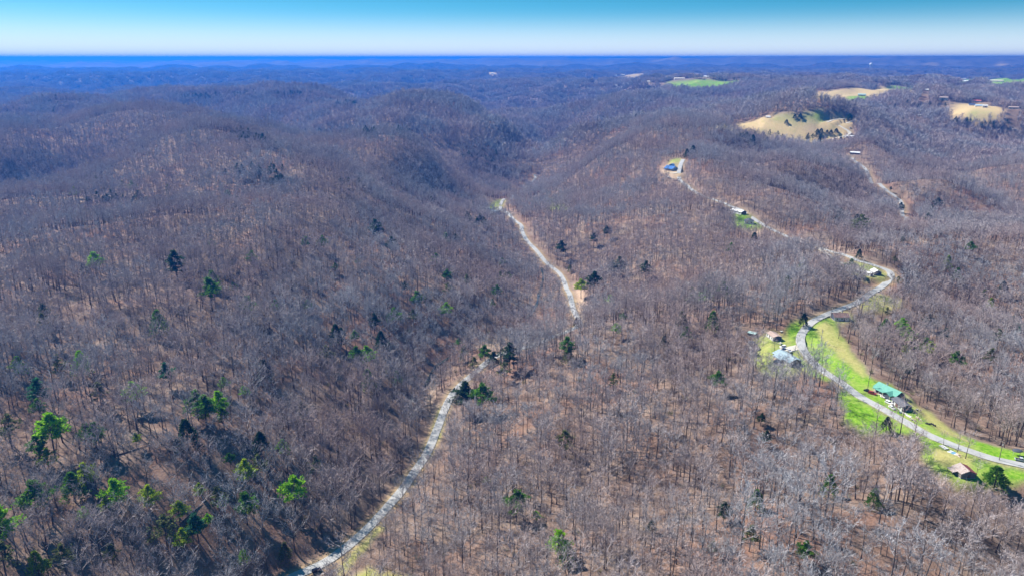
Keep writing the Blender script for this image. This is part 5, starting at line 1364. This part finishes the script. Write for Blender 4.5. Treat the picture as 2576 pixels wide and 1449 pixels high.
x, y = jitter(640, 1500, 5.6, 41, 2)
m = free(x, y) & (rng.random(len(x)) < 0.78 + 0.5 * fbm(x / 60, y / 60, 61, 3)); x, y = x[m], y[m]
add(x, y, IDX['b'] + rng.integers(0, 8, len(x)), np.clip(1.02 + 0.3 * fbm(x / 70, y / 70, 62, 2) + rng.normal(0, 0.13, len(x)), 0.5, 1.25))
x, y = jitter(1500, 3000, 6.0, 40, 3)
m = free(x, y) & (rng.random(len(x)) < 0.9 + 0.4 * fbm(x / 80, y / 80, 61, 3)); x, y = x[m], y[m]
add(x, y, IDX['c'] + rng.integers(0, 6, len(x)), np.clip(0.95 + rng.normal(0, 0.14, len(x)), 0.55, 1.3))
x, y = jitter(3000, 9500, 37.0, 40, 4)
m = free(x, y); x, y = x[m], y[m]
dzx = (sample(x + 12, y) - sample(x - 12, y)) / 24; dzy = (sample(x, y + 12) - sample(x, y - 12)) / 24
add(x, y, IDX['d'] + rng.integers(0, 5, len(x)), np.ones(len(x)), np.c_[np.arctan(dzy), -np.arctan(dzx), np.zeros(len(x))])
# undergrowth
x, y = jitter(150, 620, 6.5, 43, 5)
m = free(x, y) & (rng.random(len(x)) < 0.42 + 0.8 * fbm(x / 40, y / 40, 71, 2)); x, y = x[m], y[m]
bud = (rng.random(len(x)) < 0.10)
add(x, y, np.where(bud, IDX['f'] + rng.integers(0, 2, len(x)), IDX['e'] + rng.integers(0, 4, len(x))), rng.uniform(0.6, 1.7, len(x)))
scatter_object('bare_woods', np.concatenate(pts), np.concatenate(rots), np.concatenate(scls), np.concatenate(ids))
print('WOODS', sum(map(len, pts)))
# far evergreens that read as one dark mass; some stand in for cliff bands
pts, rots, scls, ids = [], [], [], []
for cx, cy, wx, wy, n in [(650, 360, 45, 12, 60), (620, 345, 30, 6, 25), (820, 345, 50, 4, 40), (930, 343, 25, 5, 25), (1015, 340, 14, 6, 22), (500, 245, 60, 4, 50), (620, 240, 30, 4, 40), (740, 240, 40, 4, 35), (850, 262, 60, 6, 50), (1230, 405, 25, 10, 14), (1180, 395, 20, 8, 10), (1610, 295, 16, 5, 18), (1520, 305, 20, 6, 10), (1900, 352, 50, 5, 20), (2050, 352, 30, 4, 12),
                          (2420, 310, 20, 5, 12), (2500, 320, 30, 6, 14), (900, 470, 60, 8, 16), (650, 450, 60, 10, 22), (700, 470, 40, 6, 16), (300, 520, 80, 10, 20), (1750, 245, 40, 6, 20), (2250, 270, 120, 10, 30), (100, 270, 100, 20, 60), (1900, 205, 60, 5, 16), (2450, 190, 90, 4, 20)]:
    for _ in range(n):
        px, py = rng.normal(cx, wx * 0.6), rng.normal(cy, wy * 0.6)
        x, y = hit(px, py + 4)
        if math.hypot(x, y) < 3500: pts.append((x, y, ground(x, y))); rots.append((0, 0, rng.uniform(0, 6.28))); t = rng.uniform(0.7, 1.15); scls.append((t * 1.25, t * 1.25, t)); ids.append(IDX['g'] + rng.integers(0, 3))
scatter_object('pine_groves', pts, rots, scls, ids)
# ------------------------------------------------------------------ haze
M = MB(); M.box(-52000, 52000, -52000, 52000, float(Z.min()) - 1.5, float(max(Z.max(), CAMZ) + 4))
m = bpy.data.materials.new('haze'); m.use_nodes = True
nt = m.node_tree; nt.nodes.clear()
out = nt.nodes.new('ShaderNodeOutputMaterial'); pv = nt.nodes.new('ShaderNodeVolumePrincipled')
pv.inputs['Color'].default_value = (0.025, 0.255, 1.0, 1)
pv.inputs['Density'].default_value = 1.35e-4
pv.inputs['Anisotropy'].default_value = 0.35
nt.links.new(pv.outputs[0], out.inputs['Volume'])
hz = bpy.data.objects.new('haze', M.mesh('haze', [m])); C.objects.link(hz); hz['kind'] = 'stuff'
